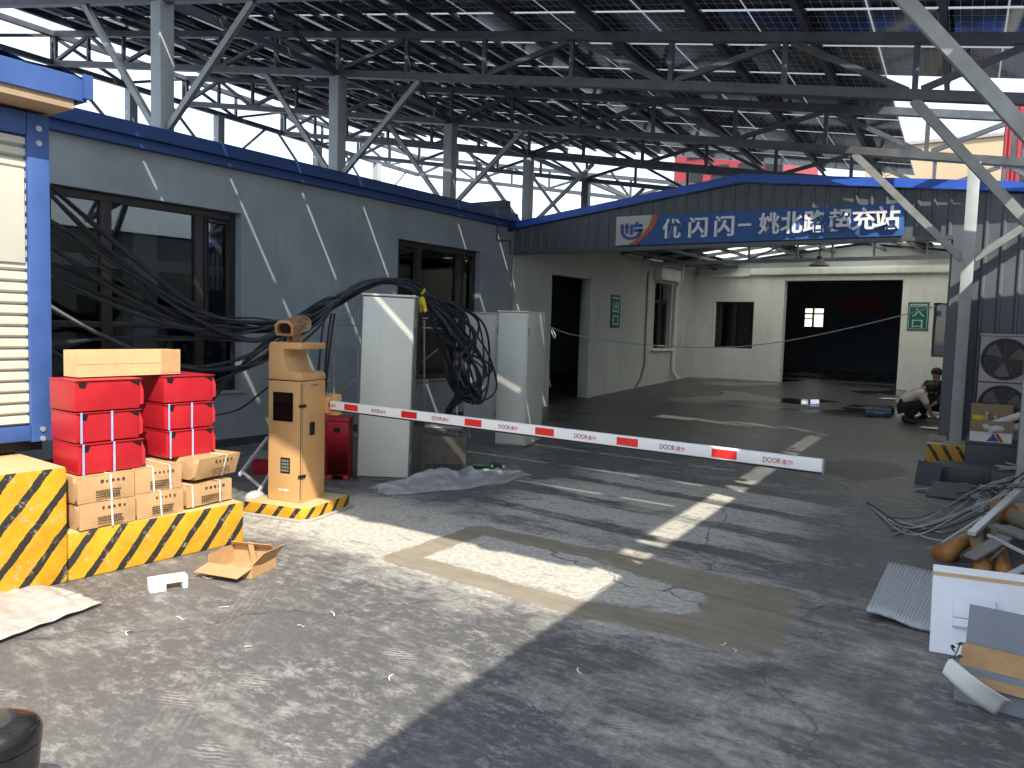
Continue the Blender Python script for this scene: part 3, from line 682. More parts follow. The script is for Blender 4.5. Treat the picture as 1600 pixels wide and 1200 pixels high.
# right jamb post of the bay
mb = MB(); mb.box(-1.25, -1.02, PY+.03, PY+.27, gz(12.2), 2.96); mb.build('jamb_post', M['clad'], hall, world=True, bevel=.01)
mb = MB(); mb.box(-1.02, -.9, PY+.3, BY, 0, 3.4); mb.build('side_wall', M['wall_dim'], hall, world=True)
# red notice inside the dark room
o = thing('wall_banner', 'dim red banner high on the far wall of the dark room', 'banner', (-5.75, 29.95, 2.72))
mb = MB(); mb.box(-6.48, -5.03, 29.94, 29.97, 2.47, 2.96); mb.build('cloth', M['red_bldg'], o, world=True)

# ================================================================== SIGNS
sg = thing('shop_sign', 'long blue sign with raised white characters and a logo on the gable', 'sign', (-4.05, PY-.06, 3.28))
mb = MB(); mb.prism([(-6.28, 3.045), (-1.83, 3.03), (-1.83, 3.475), (-6.28, 3.54)], PY-.075, PY-.03); mb.build('sign_panel', M['sign_blue'], sg, world=True)
mb = MB(); yy0, yy1 = PY-.085, PY-.076
arc = [(-6.28, 3.05), (-6.28, 3.535)]+[(-5.62-.42*(t/10)**2.0, 3.53-.478*t/10) for t in range(11)]
mb.prism(arc[::-1], yy0, yy1); mb.build('logo_panel', M['sign_paper'], sg, world=True)
mb = MB(); a1 = [(-5.62-.42*(t/10)**2.0, 3.53-.478*t/10) for t in range(11)]; a2 = [(-5.52-.38*(t/10)**2.0, 3.528-.478*t/10) for t in range(11)]
for i in range(10): mb.prism([a1[i], a1[i+1], a2[i+1], a2[i]], yy0-.004, yy1+.0)
mb.build('logo_band', M['sign_orange'], sg, world=True)
mb = MB(); zc = 3.29; xc = -5.99
ring = lambda a0, a1_, r0, r1, n=8: [(xc+r0*math.cos(math.radians(a0+(a1_-a0)*i/n)), zc+r0*.8*math.sin(math.radians(a0+(a1_-a0)*i/n))) for i in range(n+1)]+[(xc+r1*math.cos(math.radians(a1_-(a1_-a0)*i/n)), zc+r1*.8*math.sin(math.radians(a1_-(a1_-a0)*i/n))) for i in range(n+1)]
y2, y3 = yy0-.012, yy0-.001
mb.prism(ring(175, 365, .20, .145), y2, y3); mb.prism([(xc-.20, zc), (xc-.145, zc), (xc-.145, zc+.11), (xc-.20, zc+.11)], y2, y3); 
mb.prism([(xc-.11, zc-.03), (xc-.06, zc-.06), (xc-.06, zc+.12), (xc-.11, zc+.12)], y2, y3); mb.prism([(xc-.13, zc+.05), (xc-.04, zc+.05), (xc-.04, zc+.075), (xc-.13, zc+.075)], y2-.002, y3)
mb.prism([(xc-.02, zc-.07), (xc+.03, zc-.07), (xc+.03, zc+.10), (xc-.02, zc+.10)], y2, y3); mb.prism([(xc+.04, zc+.05), (xc+.20, zc+.05), (xc+.20, zc+.10), (xc+.04, zc+.10)], y2, y3)
mb.prism([(xc+.05, zc-.03), (xc+.21, zc-.03), (xc+.21, zc+.02), (xc+.05, zc+.02)], y2, y3); mb.prism([(xc+.08, zc+.10), (xc+.12, zc+.10), (xc+.12, zc+.14), (xc+.08, zc+.14)], y2, y3)
mb.build('logo_mark', M['logo_blue'], sg, world=True)
chars = '优闪闪-姚北路超充站'
pxs = [1051, 1092, 1133, 1165, 1203, 1238, 1274, 1314, 1351, 1388]
for ch, px_ in zip(chars, pxs):
    c_ = oy(px_, 338+(1240-px_)*.075, PY-.08); dk = ch == '-'
    mb = MB(); text_into(mb, '一' if dk else ch, .20 if dk else .315, .035 if dk else .325, .045, .02, frame((c_.x, PY-.077, 3.285), (1, 0, -.010), (0, 0, 1)))
    mb.build('sign_letter', M['sign_white'], sg, world=True)
es = thing('entrance_sign', 'green plate reading 入口 on the white back wall', 'sign', (-2.77, BY-.02, 2.16))
mb = MB(); mb.box(-3.0, -2.54, BY-.025, BY-.002, 1.82, 2.50); mb.build('plate', M['green_sign'], es, world=True, bevel=.006)
mb = MB(); y2 = BY-.028
for a in ((-2.975, -2.565, 1.85, 1.862), (-2.975, -2.565, 2.385, 2.397), (-2.975, -2.963, 1.862, 2.385), (-2.577, -2.565, 1.862, 2.385), (-2.96, -2.58, 2.42, 2.455)): mb.box(a[0], a[1], y2, BY-.024, a[2], a[3])
mb.build('border', M['green_sign_ink'], es, world=True)
mb = MB(); text_into(mb, '入', .27, .21, .004, .01, frame((-2.77, BY-.026, 2.255), (1, 0, 0), (0, 0, 1))); text_into(mb, '口', .23, .19, .004, .012, frame((-2.78, BY-.026, 1.98), (1, 0, 0), (0, 0, 1)))
mb.build('lettering', M['green_sign_ink'], es, world=True)
xs_ = thing('exit_sign', 'narrow green plate reading 出口 on the bay side wall by the dark doorway', 'sign', (WX, 16.3, 2.0))
mb = MB(); mb.box(WX+.002, WX+.025, 16.06, 16.52, 1.66, 2.42); mb.build('plate', M['green_sign'], xs_, world=True, bevel=.006)
mb = MB(); text_into(mb, '出', .30, .26, .004, .012, frame((WX+.025, 16.29, 2.14), (0, 1, 0), (0, 0, 1))); text_into(mb, '口', .27, .24, .004, .012, frame((WX+.025, 16.29, 1.83), (0, 1, 0), (0, 0, 1)))
mb.box(WX+.024, WX+.028, 16.10, 16.48, 2.335, 2.365)
mb.build('lettering', M['green_sign_ink'], xs_, world=True)
# pendant lamp in the bay
lp = thing('pendant_lamp', 'wide metal pendant lamp hanging under the bay roof', 'lamp', (-4.0, 16.6, 3.0))
lc = oy(1280, 412, 16.6); 
mb = MB(); mb.tube([(lc.x, 16.6, lc.z+.12), (lc.x, 16.6, zr(lc.x)-.03)], .012, 6); mb.build('stem', M['black'], lp, world=True)
mb = MB(); mb.lathe([(.0, .10), (.05, .10), (.06, .06), (.10, .03), (.20, -.03), (.205, -.045), (.19, -.035), (.09, .02), (.0, .03)], (lc.x, 16.6, lc.z), 24); mb.build('lamp_shade', M['tray_grey'], lp, world=True, smooth=True)
mb = MB(); mb.lathe([(.0, .16), (.05, .15), (.06, .10), (.0, .10)], (lc.x, 16.6, lc.z), 16); mb.build('driver_housing', M['black'], lp, world=True, smooth=True)

# ================================================================== SOLAR CANOPY
TH = math.radians(4.9)
cn = thing('solar_canopy', 'steel truss canopy on slim columns roofed with rows of dark solar panels', 'solar canopy', (0, 0, 0), TH)
zb = lambda x: 5.25-.16*(x+8.2)
TD = .55
XL, XR = -15.4, 1.45
TY = [3.02, 5.95, 8.87, 11.8, 14.72, 17.65, 20.57]
BN = [-15.4, -13.3, -10.75, -8.2, -5.65, -3.1, -.56, 1.4]
for ti, ty in enumerate(TY):
    mb = MB(); mb.bar((XL, ty, zb(XL)), (XR, ty, zb(XR)), .10, .10); mb.bar((XL, ty, zb(XL)+TD), (XR, ty, zb(XR)+TD), .10, .10)
    for i in range(len(BN)-1):
        a, b_ = BN[i], BN[i+1]; c_ = (a+b_)/2
        mb.bar((a+.06, ty, zb(a)+.05), (c_-.06, ty, zb(c_)+TD-.05), .06, .06); mb.bar((c_+.06, ty, zb(c_)+TD-.05), (b_-.06, ty, zb(b_)+.05), .06, .06)
        mb.bar((c_, ty, zb(c_)+.05), (c_, ty, zb(c_)+TD-.05), .055); mb.bar((a, ty, zb(a)+.05), (a, ty, zb(a)+TD-.05), .055)
    mb.build('truss', M['steel'], cn)
    # left column standing on the grey building, knee braces
    if ti < 7:
        z0 = 3.55
        mb = MB(); mb.box(-8.29, -8.11, ty-.09, ty+.09, z0, zb(-8.2)-.05); mb.box(-8.36, -8.04, ty-.15, ty+.15, z0-.02, z0+.02); mb.build('column', M['steel_pale'] if ti < 5 else M['steel'], cn, bevel=.006)
        mb = MB()
        for s_ in (-1, 1):
            xe = -8.2+s_*1.5; mb.bar((-8.2+s_*.11, ty, 3.78), (xe, ty, zb(xe)-.05), .055, .075)
        mb.build('knee_brace', M['steel_brace'], cn)
# right columns
for ty, cx_, zc0, xt in ((3.02, .55, 0., -.56), (5.95, .55, 0., -.56), (8.87, .60, 0., -.56), (11.8, 0.005, .26, -1.44), (17.65, -.6, 3.4, None)):
    if xt is None: continue
    mb = MB(); mb.box(cx_-.07, cx_+.07, ty-.07, ty+.07, zc0+.02, zb(cx_)-.05); mb.box(cx_-.12, cx_+.12, ty-.12, ty+.12, zc0, zc0+.02); mb.build('column', M['steel_pale'], cn, bevel=.006)
    mb = MB(); mb.bar((xt, ty, zb(xt)-.05), (cx_-.07, ty, 2.66), .09, .09); mb.build('knee_brace', M['steel_brace'], cn)
    mb = MB(); mb.bar((cx_+1.4, ty, zb(cx_+1.4)-.05), (cx_+.07, ty, 2.66), .09, .09); mb.build('knee_brace', M['steel_brace'], cn)
# left edge truss with its posts
mb = MB(); ex = -15.5
mb.bar((ex, 3, zb(ex)), (ex, 20.57, zb(ex)), .10, .10); mb.bar((ex, 3, zb(ex)+TD), (ex, 20.57, zb(ex)+TD), .10, .10)
y = 3.0; k = 0
while y < 20.4:
    mb.bar((ex, y, zb(ex)+.05), (ex, y, zb(ex)+TD-.05), .055)
    mb.bar((ex, y+.05, zb(ex)+(.05 if k % 2 else TD-.05)), (ex, y+1.41, zb(ex)+(TD-.05 if k % 2 else .05)), .055)
    y += 1.463; k += 1
mb.build('edge_truss', M['steel'], cn)
mb = MB(); ex = -8.2; y = 3.02; k = 0
mb.bar((ex, 2.6, zb(ex)), (ex, 20.57, zb(ex)), .08, .08)
for i in range(len(TY)-1):
    a, b_ = TY[i], TY[i+1]; c_ = (a+b_)/2
    mb.bar((ex, a+.08, zb(ex)+.05), (ex, c_, zb(ex)+TD-.05), .05); mb.bar((ex, c_, zb(ex)+TD-.05), (ex, b_-.08, zb(ex)+.05), .05)
mb.build('tie_truss', M['steel'], cn)
for y in (7.6, 10.5, 12.75, 16.0, 18.5):
    mb = MB(); mb.box(-15.59, -15.41, y-.09, y+.09, 0, zb(-15.5)-.05); mb.build('column', M['steel_pale'], cn)
    mb = MB(); mb.bar((-15.5, y+.08, 5.2), (-15.5, y+1.4, zb(-15.5)-.04), .05); mb.bar((-15.5, y-.08, 5.2), (-15.5, y-1.4, zb(-15.5)-.04), .05); mb.build('knee_brace', M['steel_brace'], cn)
# panels: 7 columns x rows; pitch 2.37 x 1.12
PW, PH = 2.37, 1.12
cols = [(-15.22+PW*i, -15.22+PW*(i+1)) for i in range(7)]
zp = lambda x: zb(x)+TD+.19
rows = [1.85+PH*i for i in range(14)]
for c0, c1 in cols:
    for fx in (.27, .73):
        x = c0+PW*fx
        ylast = 10.95 if c0 > -1.2 else 17.7
        mb = MB(); zz = zb(x)+TD+.05+.05
        mb.bar((x, 1.9, zz), (x, ylast, zz), .012, .11); mb.bar((x+.03, 1.9, zz+.052), (x+.03, ylast, zz+.052), .05, .006); mb.bar((x+.03, 1.9, zz-.052), (x+.03, ylast, zz-.052), .05, .006)
        for yy in rows:
            if yy < ylast: mb.box(x-.035, x+.06, yy-.02, yy+.02, zz+.055, zz+.078)
        mb.build('purlin', M['steel'], cn)
for c0, c1 in cols[:4]:
    for fx in (.07, .5, .93):
        x = c0+PW*fx; zz = zp(x)-.032; mb = MB(); mb.bar((x, 1.9, zz), (x, 17.6, zz), .035, .045); mb.build('panel_rail', M['steel'], cn)
pmb = MB(); pmb.box(-1.198, 1.198, -.547, .547, -.004, .004)
proto = pmb.build('solar_panel', M['panel'], cn); proto_used = False
tilt = math.atan(.16); rest = MB(); rest_n = 0
plist = []
for r_, yy in enumerate(rows):
    for ci, (c0, c1) in enumerate(cols):
        if (ci == 6 and yy+PH > 11.): continue
        plist.append(((c0+c1)/2, yy+PH/2))
cand = sorted([p for p in plist if p[1] > 7.4], key=lambda p: math.hypot(p[0], p[1]))[:99]
for p in plist:
    if p in cand:
        if not proto_used: o = proto; proto_used = True
        else:
            o = proto.copy(); COL.objects.link(o); o.parent = cn
        o.location = (p[0], p[1], zp(p[0])); o.rotation_euler = (0, tilt, 0)
    else:
        rest.M = Matrix.Translation((p[0], p[1], zp(p[0]))) @ Matrix.Rotation(tilt, 4, 'Y'); rest.box(-1.198, 1.198, -.547, .547, -.004, .004)
rest.M = Matrix.Identity(4)
tag(rest.build('panel_field', M['panel'], cn), kind='stuff')
mb = MB(); mb.M = Matrix.Translation((1.57, 6.4, zp(1.57)+.002)) @ Matrix.Rotation(tilt, 4, 'Y'); mb.box(-.20, -.06, -4.5, 4.4, -.004, .004); mb.M = Matrix.Identity(4)  # strip added past the panels to narrow the sun band on the ground
mb.build('added_shade_strip', M['steel'], cn)
# loose leads dangling from junction boxes
for i in range(40):
    x = random.uniform(-13, 1.0); y = random.choice(rows)+PH*.5+random.uniform(-.1, .1)
    if y < 8: continue
    z = zp(x)-.01; mb = MB()
    mb.tube([(x, y, z-.0), (x+random.uniform(-.1, .1), y, z-.16), (x+random.uniform(-.25, .25), y+.1, z-.06), (x+random.uniform(-.3, .3), y+.2, z-.0)], .007, 4)
    mb.build('panel_lead', M['cable'], cn)
# yellow striped footing under the right column
pp = Vector((0.005*math.cos(TH)-11.8*math.sin(TH), 11.8*math.cos(TH), 0))
ft = thing('column_footing', 'yellow and black striped concrete block under the right canopy column', 'concrete block', (pp.x, pp.y, 0), TH)
mb = MB(); mb.box(-.32, .15, -.42, .35, 0, .26); mb.build('block', M['stripe_pad'], ft, bevel=.012)
mb = MB(); mb.box(-.31, -.09, -.12, .12, .262, .33); mb.build('grout', M['concrete'], ft, bevel=.02)

# ================================================================== SIDE BUILDING right of the yard (shades the right half)
sb = thing('side_building', 'unseen white walled building along the right side of the yard', 'building', (1.6, 2, 0))
mb = MB(); cs_, sn_ = math.cos(TH), math.sin(TH)
sb.rotation_euler = (0, 0, TH); sb.location = (0, 0, 0); FR[sb.name] = Matrix.Rotation(TH, 4, 'Z')
mb.box(1.02, 7, -9, 11.2, 0, 3.45); mb.build('wall', M['wall_white'], sb)  # unseen wall, white to bounce light, sized to the yard's shadow edge
mb = MB(); mb.box(.98, 7.1, -9.1, 11.3, 3.452, 3.50); mb.build('roof', M['blue'], sb)

# ================================================================== SHED on the left
SX = -5.3
sh = thing('site_cabin', 'cream corrugated site cabin in a blue steel frame on the striped block', 'cabin', (SX, 2.43, .70))
mb = MB()
mb.box(SX-.12, SX, 2.30, 2.43, .78, 2.84); mb.box(SX-.12, SX-.004, -4, 2.298, .79, .885); mb.box(SX-.12, SX-.004, -4, 2.298, 2.70, 2.84)
mb.box(SX-3, SX-.122, 2.31, 2.42, .78, .88); mb.box(SX-3, SX-.122, 2.31, 2.42, 2.72, 2.84)
mb.build('frame', M['blue'], sh, world=True, bevel=.008)
mb = MB(); n_ = 26; z0, z1 = .886, 2.699
prof = []
for i in range(n_):
    a = z0+(z1-z0)*i/n_; h = (z1-z0)/n_; prof += [(SX-.06, a), (SX-.028, a+h*.25), (SX-.028, a+h*.8), (SX-.06, a+h)]
vs = []; 
for x_, z_ in prof: vs += [(x_, -4, z_), (x_, 2.299, z_)]
mb.add(vs, [(2*i, 2*i+1, 2*i+3, 2*i+2) for i in range(len(prof)-1)])
mb.build('siding', M['cream'], sh, world=True)
mb = MB(); mb.box(SX-3, SX-.124, 2.36, 2.38, .88, 2.72); mb.build('end_panel', M['cream'], sh, world=True)
pa, pb = ox(30, 262, SX).z, ox(30, 410, SX).z
mb = MB(); mb.box(SX-.03, SX-.012, -4, 2.285, pb, pa); mb.build('shutter_panel', M['cream'], sh, world=True, bevel=.004)
mb = MB(); mb.box(SX-3.1, -5.05, -4.1, 2.46, 2.86, 2.915); mb.build('soffit', M['card_dull'], sh, world=True)
mb = MB()
mb.box(-5.06, -5.03, -4.1, 2.53, 2.915, 3.06); mb.box(SX-3.1, -5.062, 2.50, 2.53, 2.915, 3.05)
mb.box(-5.03, -5.0, 2.50, 2.555, 2.93, 3.075)
# lifted corrugated roof edge
vs = []; N_ = 60
for i in range(N_+1):
    y = -4.0+6.5*i/N_; vs += [(-5.02, y, 3.075+.025*math.cos(y*24)), (SX-3.1, y, 3.32+.025*math.cos(y*24))]
mb.add(vs, [(2*i, 2*i+2, 2*i+3, 2*i+1) for i in range(N_)])
mb.build('roof', M['blue'], sh, world=True)
mb = MB()
for z in (.86, .80): mb.cyl((SX, 2.365, z), (SX+.010, 2.365, z), .016)
for z in (2.75, 2.66): mb.cyl((SX, 2.365, z), (SX+.010, 2.365, z), .018)
mb.build('bolt', M['galv'], sh, world=True)
mb = MB(); mb.box(SX-3, SX-.09, -4, 2.40, .715, .778); mb.box(SX-.12, SX-.01, 1.95, 2.1, .70, .78); mb.build('gap_shade_and_leg', M['rubber'], sh, world=True)  # black slab stands in for the gap's shade; small block is a leg

# ================================================================== STRIPED BLOCKS
kb = thing('striped_block', 'tall yellow and black striped concrete block under the cream cabin', 'concrete block', (-4.80, 1.2, 0))
mb = MB(); mb.M = Matrix.Rotation(math.radians(-2.5), 4, 'Z'); mb.box(-3.3, .0, -3.5, 1.055, 0, .70); mb.build('block', M['stripe_wall'], kb, bevel=.02)
kb = thing('striped_block', 'low yellow and black striped concrete kerb under the stacked cartons', 'concrete kerb', (-4.80, 1.2, 0))
mb = MB(); mb.M = Matrix.Rotation(math.radians(-2.5), 4, 'Z'); mb.box(-.62, -.002, 1.058, 2.25, 0, .297); mb.build('block', M['stripe_wall'], kb, bevel=.018)

# ================================================================== CARTONS AND RED BOXES
def carton(name, label, y0, y1, z0, z1, xf=-4.745, depth=.34, rz=0., skew=0., m='card', seed=0, group='brown cartons stacked on the striped kerb', straps=(.55,)):
    rn = random.Random(seed); cy = (y0+y1)/2; w = y1-y0; h = z1-z0
    t = thing(name, label, 'carton', (xf-depth/2, cy, z0), rz, group)
    b_ = MB(); j = lambda s=.008: rn.uniform(-s, s)
    nx = 6
    # slightly bulged and dented walls
    def wallp(u, v, face):
        bul = .010*math.sin(math.pi*u)*math.sin(math.pi*v)
        if face == 0: return (depth/2+bul+.003*math.sin(9*u+seed)+skew*v, -w/2+w*u, h*v)
        if face == 1: return (-depth/2+depth*u+skew*v, -w/2-bul, h*v)
        if face == 2: return (depth/2-depth*u+skew*v, w/2+bul, h*v)
        if face == 3: return (-depth/2-bul+skew*v, w/2-w*u, h*v)
        if face == 4: return (depth/2-depth*v+skew, -w/2+w*u, h+bul*.6)
        return (-depth/2+depth*v, -w/2+w*u, 0)
    for f in range(6): b_.grid(nx, 4, lambda u, v, f=f: wallp(u, v, f))
    b_.build('box_body', M[m], t, smooth=True, sharp=35)
    p = MB(); zt = h*.74; xx = depth/2+.013+skew*.7
    for i in range(5): p.box(xx, xx+.0015, -w*.12+i*w*.095, -w*.12+i*w*.095+w*.055*rn.uniform(.6, 1), zt, zt+h*.10*rn.uniform(.6, 1))
    for r_ in range(4):
        y = -w*.20; zz = h*(.40-.085*r_)
        while y < w*.22:
            l_ = w*rn.uniform(.02, .05); p.box(xx, xx+.0015, y, y+l_, zz, zz+h*.035); y += l_+w*.008
    p.build('printed_text', M['ink'], t)
    s_ = MB()
    for k in straps:
        y = -w/2+w*k; s_.bar((depth/2+.016+skew*.0, y+.004, -.0), (depth/2+.016+skew, y-.004, h), .010, .003, up=(1, 0, 0)); s_.bar((depth/2+.016+skew, y-.004, h+.004), (-depth/2+skew, y-.004, h+.008), .010, .003)
    s_.build('strap', M['strap_white'], t)
    return t
carton('carton', 'brown carton at the bottom left of the stack beside the tall block', 2.315, 2.665, .30, .458, seed=1, skew=.004)
carton('carton', 'brown carton second up directly beneath the nearer red boxes', 2.305, 2.660, .462, .622, seed=2, straps=(.56,))
carton('carton', 'brown carton low in the middle of the stack under a taller strapped one', 2.675, 3.000, .30, .462, seed=3, straps=(.48,))
carton('carton', 'brown carton with two white straps between the red stacks', 2.672, 2.995, .466, .625, xf=-4.76, seed=4, straps=(.36, .72))
carton('carton', 'brown carton on the kerb end under a crumpled carton', 3.015, 3.395, .31, .460, xf=-4.78, rz=.10, seed=5, straps=(.10, .70))
carton('carton', 'crumpled skewed brown carton topmost at the kerb end', 3.055, 3.440, .492, .640, xf=-4.80, rz=.20, skew=.05, seed=6, straps=(.62,))

def redbox(label, y0, y1, z0, z1, xf, depth, seed, straps=True, rz=0.):
    w = y1-y0; h = z1-z0
    t = thing('red_box', label, 'metal box', (xf, (y0+y1)/2, z0), rz, 'red metal boxes stacked on the cartons')
    b_ = MB(); hw = w/2
    # folded sheet body: flared lip at the top right end, open back corner notches
    b_.box(-depth, 0, -hw, hw*.94, .003, h-.003)
    o = b_.build('body', M['red'], t, bevel=.004)
    f = MB(); f.box(-depth-.004, .010, -hw-.004, hw*1.02, h-.008, h-.002); f.add([(.001, hw*.945, .02), (.016, hw*1.03, .03), (.016, hw*1.03, h*.62), (.001, hw*.945, h*.95), (-.012, hw*.945, .02), (.004, hw*1.03, .03), (.004, hw*1.03, h*.62), (-.012, hw*.945, h*.95)], [(0, 1, 2, 3), (7, 6, 5, 4), (0, 4, 5, 1), (1, 5, 6, 2), (2, 6, 7, 3), (3, 7, 4, 0)]); f.build('lip', M['red'], t, bevel=.002)
    c = MB()
    c.prism([(-hw+.02, h-.016), (-hw+.075, h-.016), (-hw+.06, h-.055), (-hw+.025, h-.045)], .0005, .002, 'X'); c.build('notch', M['black'], t); c = MB(); c.prism([(hw*.62, h-.016), (hw*.98, h-.016), (hw*.92, h-.05)], .0005, .002, 'X')
    c.build('notch', M['black'], t)
    if straps:
        s_ = MB()
        for k in (.06, .52): s_.bar((.018, -hw+w*k, .0), (.018, -hw+w*k, h), .012, .003, up=(1, 0, 0))
        s_.build('strap', M['strap_blue'], t)
    return t
A0, A1 = .628, .822
redbox('lowest red metal box of the nearer stack beside the cabin', 2.335, 2.745, .628, .818, -4.79, .31, 1)
redbox('middle red metal box of the nearer stack beside the cabin', 2.330, 2.735, .822, 1.010, -4.80, .31, 2)
redbox('top red metal box of the nearer stack with no strap', 2.320, 2.735, 1.014, 1.208, -4.79, .31, 3, False)
redbox('lowest red metal box of the farther stack above the cartons', 2.965, 3.325, .642, .832, -4.89, .36, 4)
redbox('middle red metal box of the farther stack by the window', 2.960, 3.330, .836, 1.015, -4.90, .36, 5)
redbox('top red metal box of the farther stack under the carton mouth', 2.955, 3.335, 1.019, 1.205, -4.90, .36, 6, False)
lc_ = thing('long_carton', 'long pale open ended carton lying across both red stacks', 'carton', (-4.92, 2.40, 1.214), math.radians(1.5))
mb = MB(); th_ = .006; L_, D_, H_ = .70, .16, .165
mb.box(-D_, 0, 0, L_, 0, th_); mb.box(-D_, 0, 0, L_, H_-th_, H_); mb.box(-th_, 0, 0, L_, th_, H_-th_); mb.box(-D_, -D_+th_, 0, L_, th_, H_-th_); mb.box(-D_+th_, -th_, 0, th_, th_, H_-th_)
mb.build('tube_body', M['card_pale'], lc_)
mb = MB(); mb.box(.0008, .004, L_*.80, L_-.004, .01, H_+.004); mb.build('flap', M['card'], lc_)
mb = MB(); mb.box(.0008, .0025, .0, L_*.8, H_*.48, H_*.54); mb.build('tape', M['card_pale'], lc_)

# ================================================================== BARRIER GATE
GX, GY, GR, PZ = -4.985, 4.20, math.radians(12.9), .11
pl = thing('gate_plinth', 'yellow and black striped concrete plinth carrying the tan barrier machine', 'plinth', (GX, GY, 0), GR)
mb = MB(); mb.prism([(-.46, -.14), (.10, -.14), (.16, -.06), (.16, .47), (-.46, .47)], 0, PZ, 'Z'); mb.build('block', M['stripe_plinth'], pl, bevel=.012)
mb = MB(); mb.prism([(-.49, -.17), (.115, -.17), (.19, -.075), (.19, .50), (-.49, .50)], 0, .018, 'Z'); mb.build('mortar_skirt', M['concrete'], pl, bevel=.006)
gt = thing('barrier_gate', 'tan parking barrier machine with camera on top and red and white boom', 'barrier gate', (GX, GY, PZ), GR)
GW, GD = .335, .325      # width (front, facing the driver), depth
TOPZ, SEAM, SHZ = 1.315, 1.005, 1.075
mb = MB(); mb.box(-GW, 0, 0, GD, 0.0, SEAM-.004); hb = mb.build('housing', M['tan'], gt, bevel=.012)
# head: full block, cut back at the right half with an arm above
mb = MB()
outl = [(0, SEAM), (0, SHZ-.03), (-.012, SHZ-.008), (-.035, SHZ), (-.135, SHZ), (-.155, SHZ+.02), (-.19, TOPZ-.12), (-.19, TOPZ-.055), (-.02, TOPZ-.055), (-.005, TOPZ-.045), (-.005, TOPZ), (-GW+.03, TOPZ), (-GW+.008, TOPZ-.010), (-GW, TOPZ-.04), (-GW, SEAM)]
mb.prism(outl, 0, GD, 'Y')
mb.build('head', M['tan'], gt, bevel=.010)
# door seam, screen, keypad, handle, hinges
mb = MB(); mb.box(-.010, -.004, -.0012, .02, .02, SEAM-.02); mb.box(-GW+.004, -.004, -.0012, .01, SEAM-.004, SEAM-.001); mb.box(-.004, .0012, .012, .016, .02, SEAM-.02); mb.build('door_seam', M['frame_dark'], gt)
mb = MB(); mb.box(-GW+.05, -.085, -.004, .004, .665, .905); mb.build('screen', M['screen'], gt, bevel=.004)
mb = MB(); mb.box(-GW+.13, -.11, -.004, .004, .235, .365); kp = mb.build('keypad', M['black'], gt, bevel=.004)
for r_ in range(4):
    for c_ in range(3):
        k = MB(); x = -GW+.145+c_*.025; z = .25+r_*.027; k.box(x, x+.018, -.007, -.003, z, z+.018); k.build('key', M['tray_grey'], kp)
mb = MB(); mb.box(-.004, .014, .105, .165, .55, .66); mb.build('handle', M['black'], gt, bevel=.008)
for z in (.80, .22):
    mb = MB(); mb.box(-.012, .012, -.012, .050, z-.012, z+.014); mb.box(-.02, .006, -.016, .01, z-.008, z+.010); mb.build('hinge', M['black'], gt, bevel=.003)
mb = MB(); text_into(mb, 'DOOR道尔', .105, .024, .002, .006, frame((-.17, -.0012, .095), (1, 0, 0), (0, 0, 1))); mb.build('lettering', M['white'], gt)
mb = MB(); text_into(mb, 'DOOR道尔', .095, .020, .002, .004, frame((.0012, .17, .965), (0, 1, 0), (0, 0, 1))); mb.build('lettering', M['tray_grey'], gt)
# camera on its bracket
cmx, cmy, cmz = -.185, .12, TOPZ
mb = MB(); mb.box(cmx-.035, cmx+.035, cmy-.02, cmy+.06, cmz, cmz+.02); mb.cyl((cmx, cmy+.02, cmz+.02), (cmx, cmy+.02, cmz+.06), .022); mb.box(cmx-.045, cmx-.030, cmy-.02, cmy+.05, cmz+.02, cmz+.085); mb.box(cmx+.030, cmx+.045, cmy-.02, cmy+.05, cmz+.02, cmz+.085)
br = mb.build('camera_bracket', M['bronze'], gt, bevel=.004)
mb = MB(); mb.M = Matrix.Translation((cmx, cmy+.01, cmz+.135)) @ Matrix.Rotation(math.radians(10), 4, 'Z') @ Matrix.Rotation(math.radians(9), 4, 'X')
sec = [(-.070, -.058), (.070, -.058), (.084, -.02), (.080, .035), (.045, .066), (-.045, .066), (-.080, .035), (-.084, -.02)]
# hollow nose: shell ring then body
secin = [(u*.72, v*.70-.002) for u, v in sec]; n8 = len(sec)
vs = [(u, -.17, v) for u, v in sec]+[(u, .15, v) for u, v in sec]+[(u, -.17, v) for u, v in secin]+[(u, -.12, v) for u, v in secin]
fs = [(i, n8+i, n8+(i+1) % n8, (i+1) % n8) for i in range(n8)]+[tuple(range(2*n8-1, n8-1, -1))]
fs += [(i, (i+1) % n8, 2*n8+(i+1) % n8, 2*n8+i) for i in range(n8)]+[(2*n8+i, 2*n8+(i+1) % n8, 3*n8+(i+1) % n8, 3*n8+i) for i in range(n8)]
mb.add(vs, fs)
mb.box(-.090, -.078, -.17, .15, .014, .020); mb.box(.078, .090, -.17, .15, .014, .020)
cmo = mb.build('camera', M['bronze'], gt, bevel=.0025)
mb2 = MB(); mb2.M = mb.M.copy(); mb2.add([(u, -.119, v) for u, v in secin], [tuple(range(n8))]); mb2.cyl((0, -.122, 0), (0, -.14, 0), .030); mb2.build('lens', M['screen'], cmo)
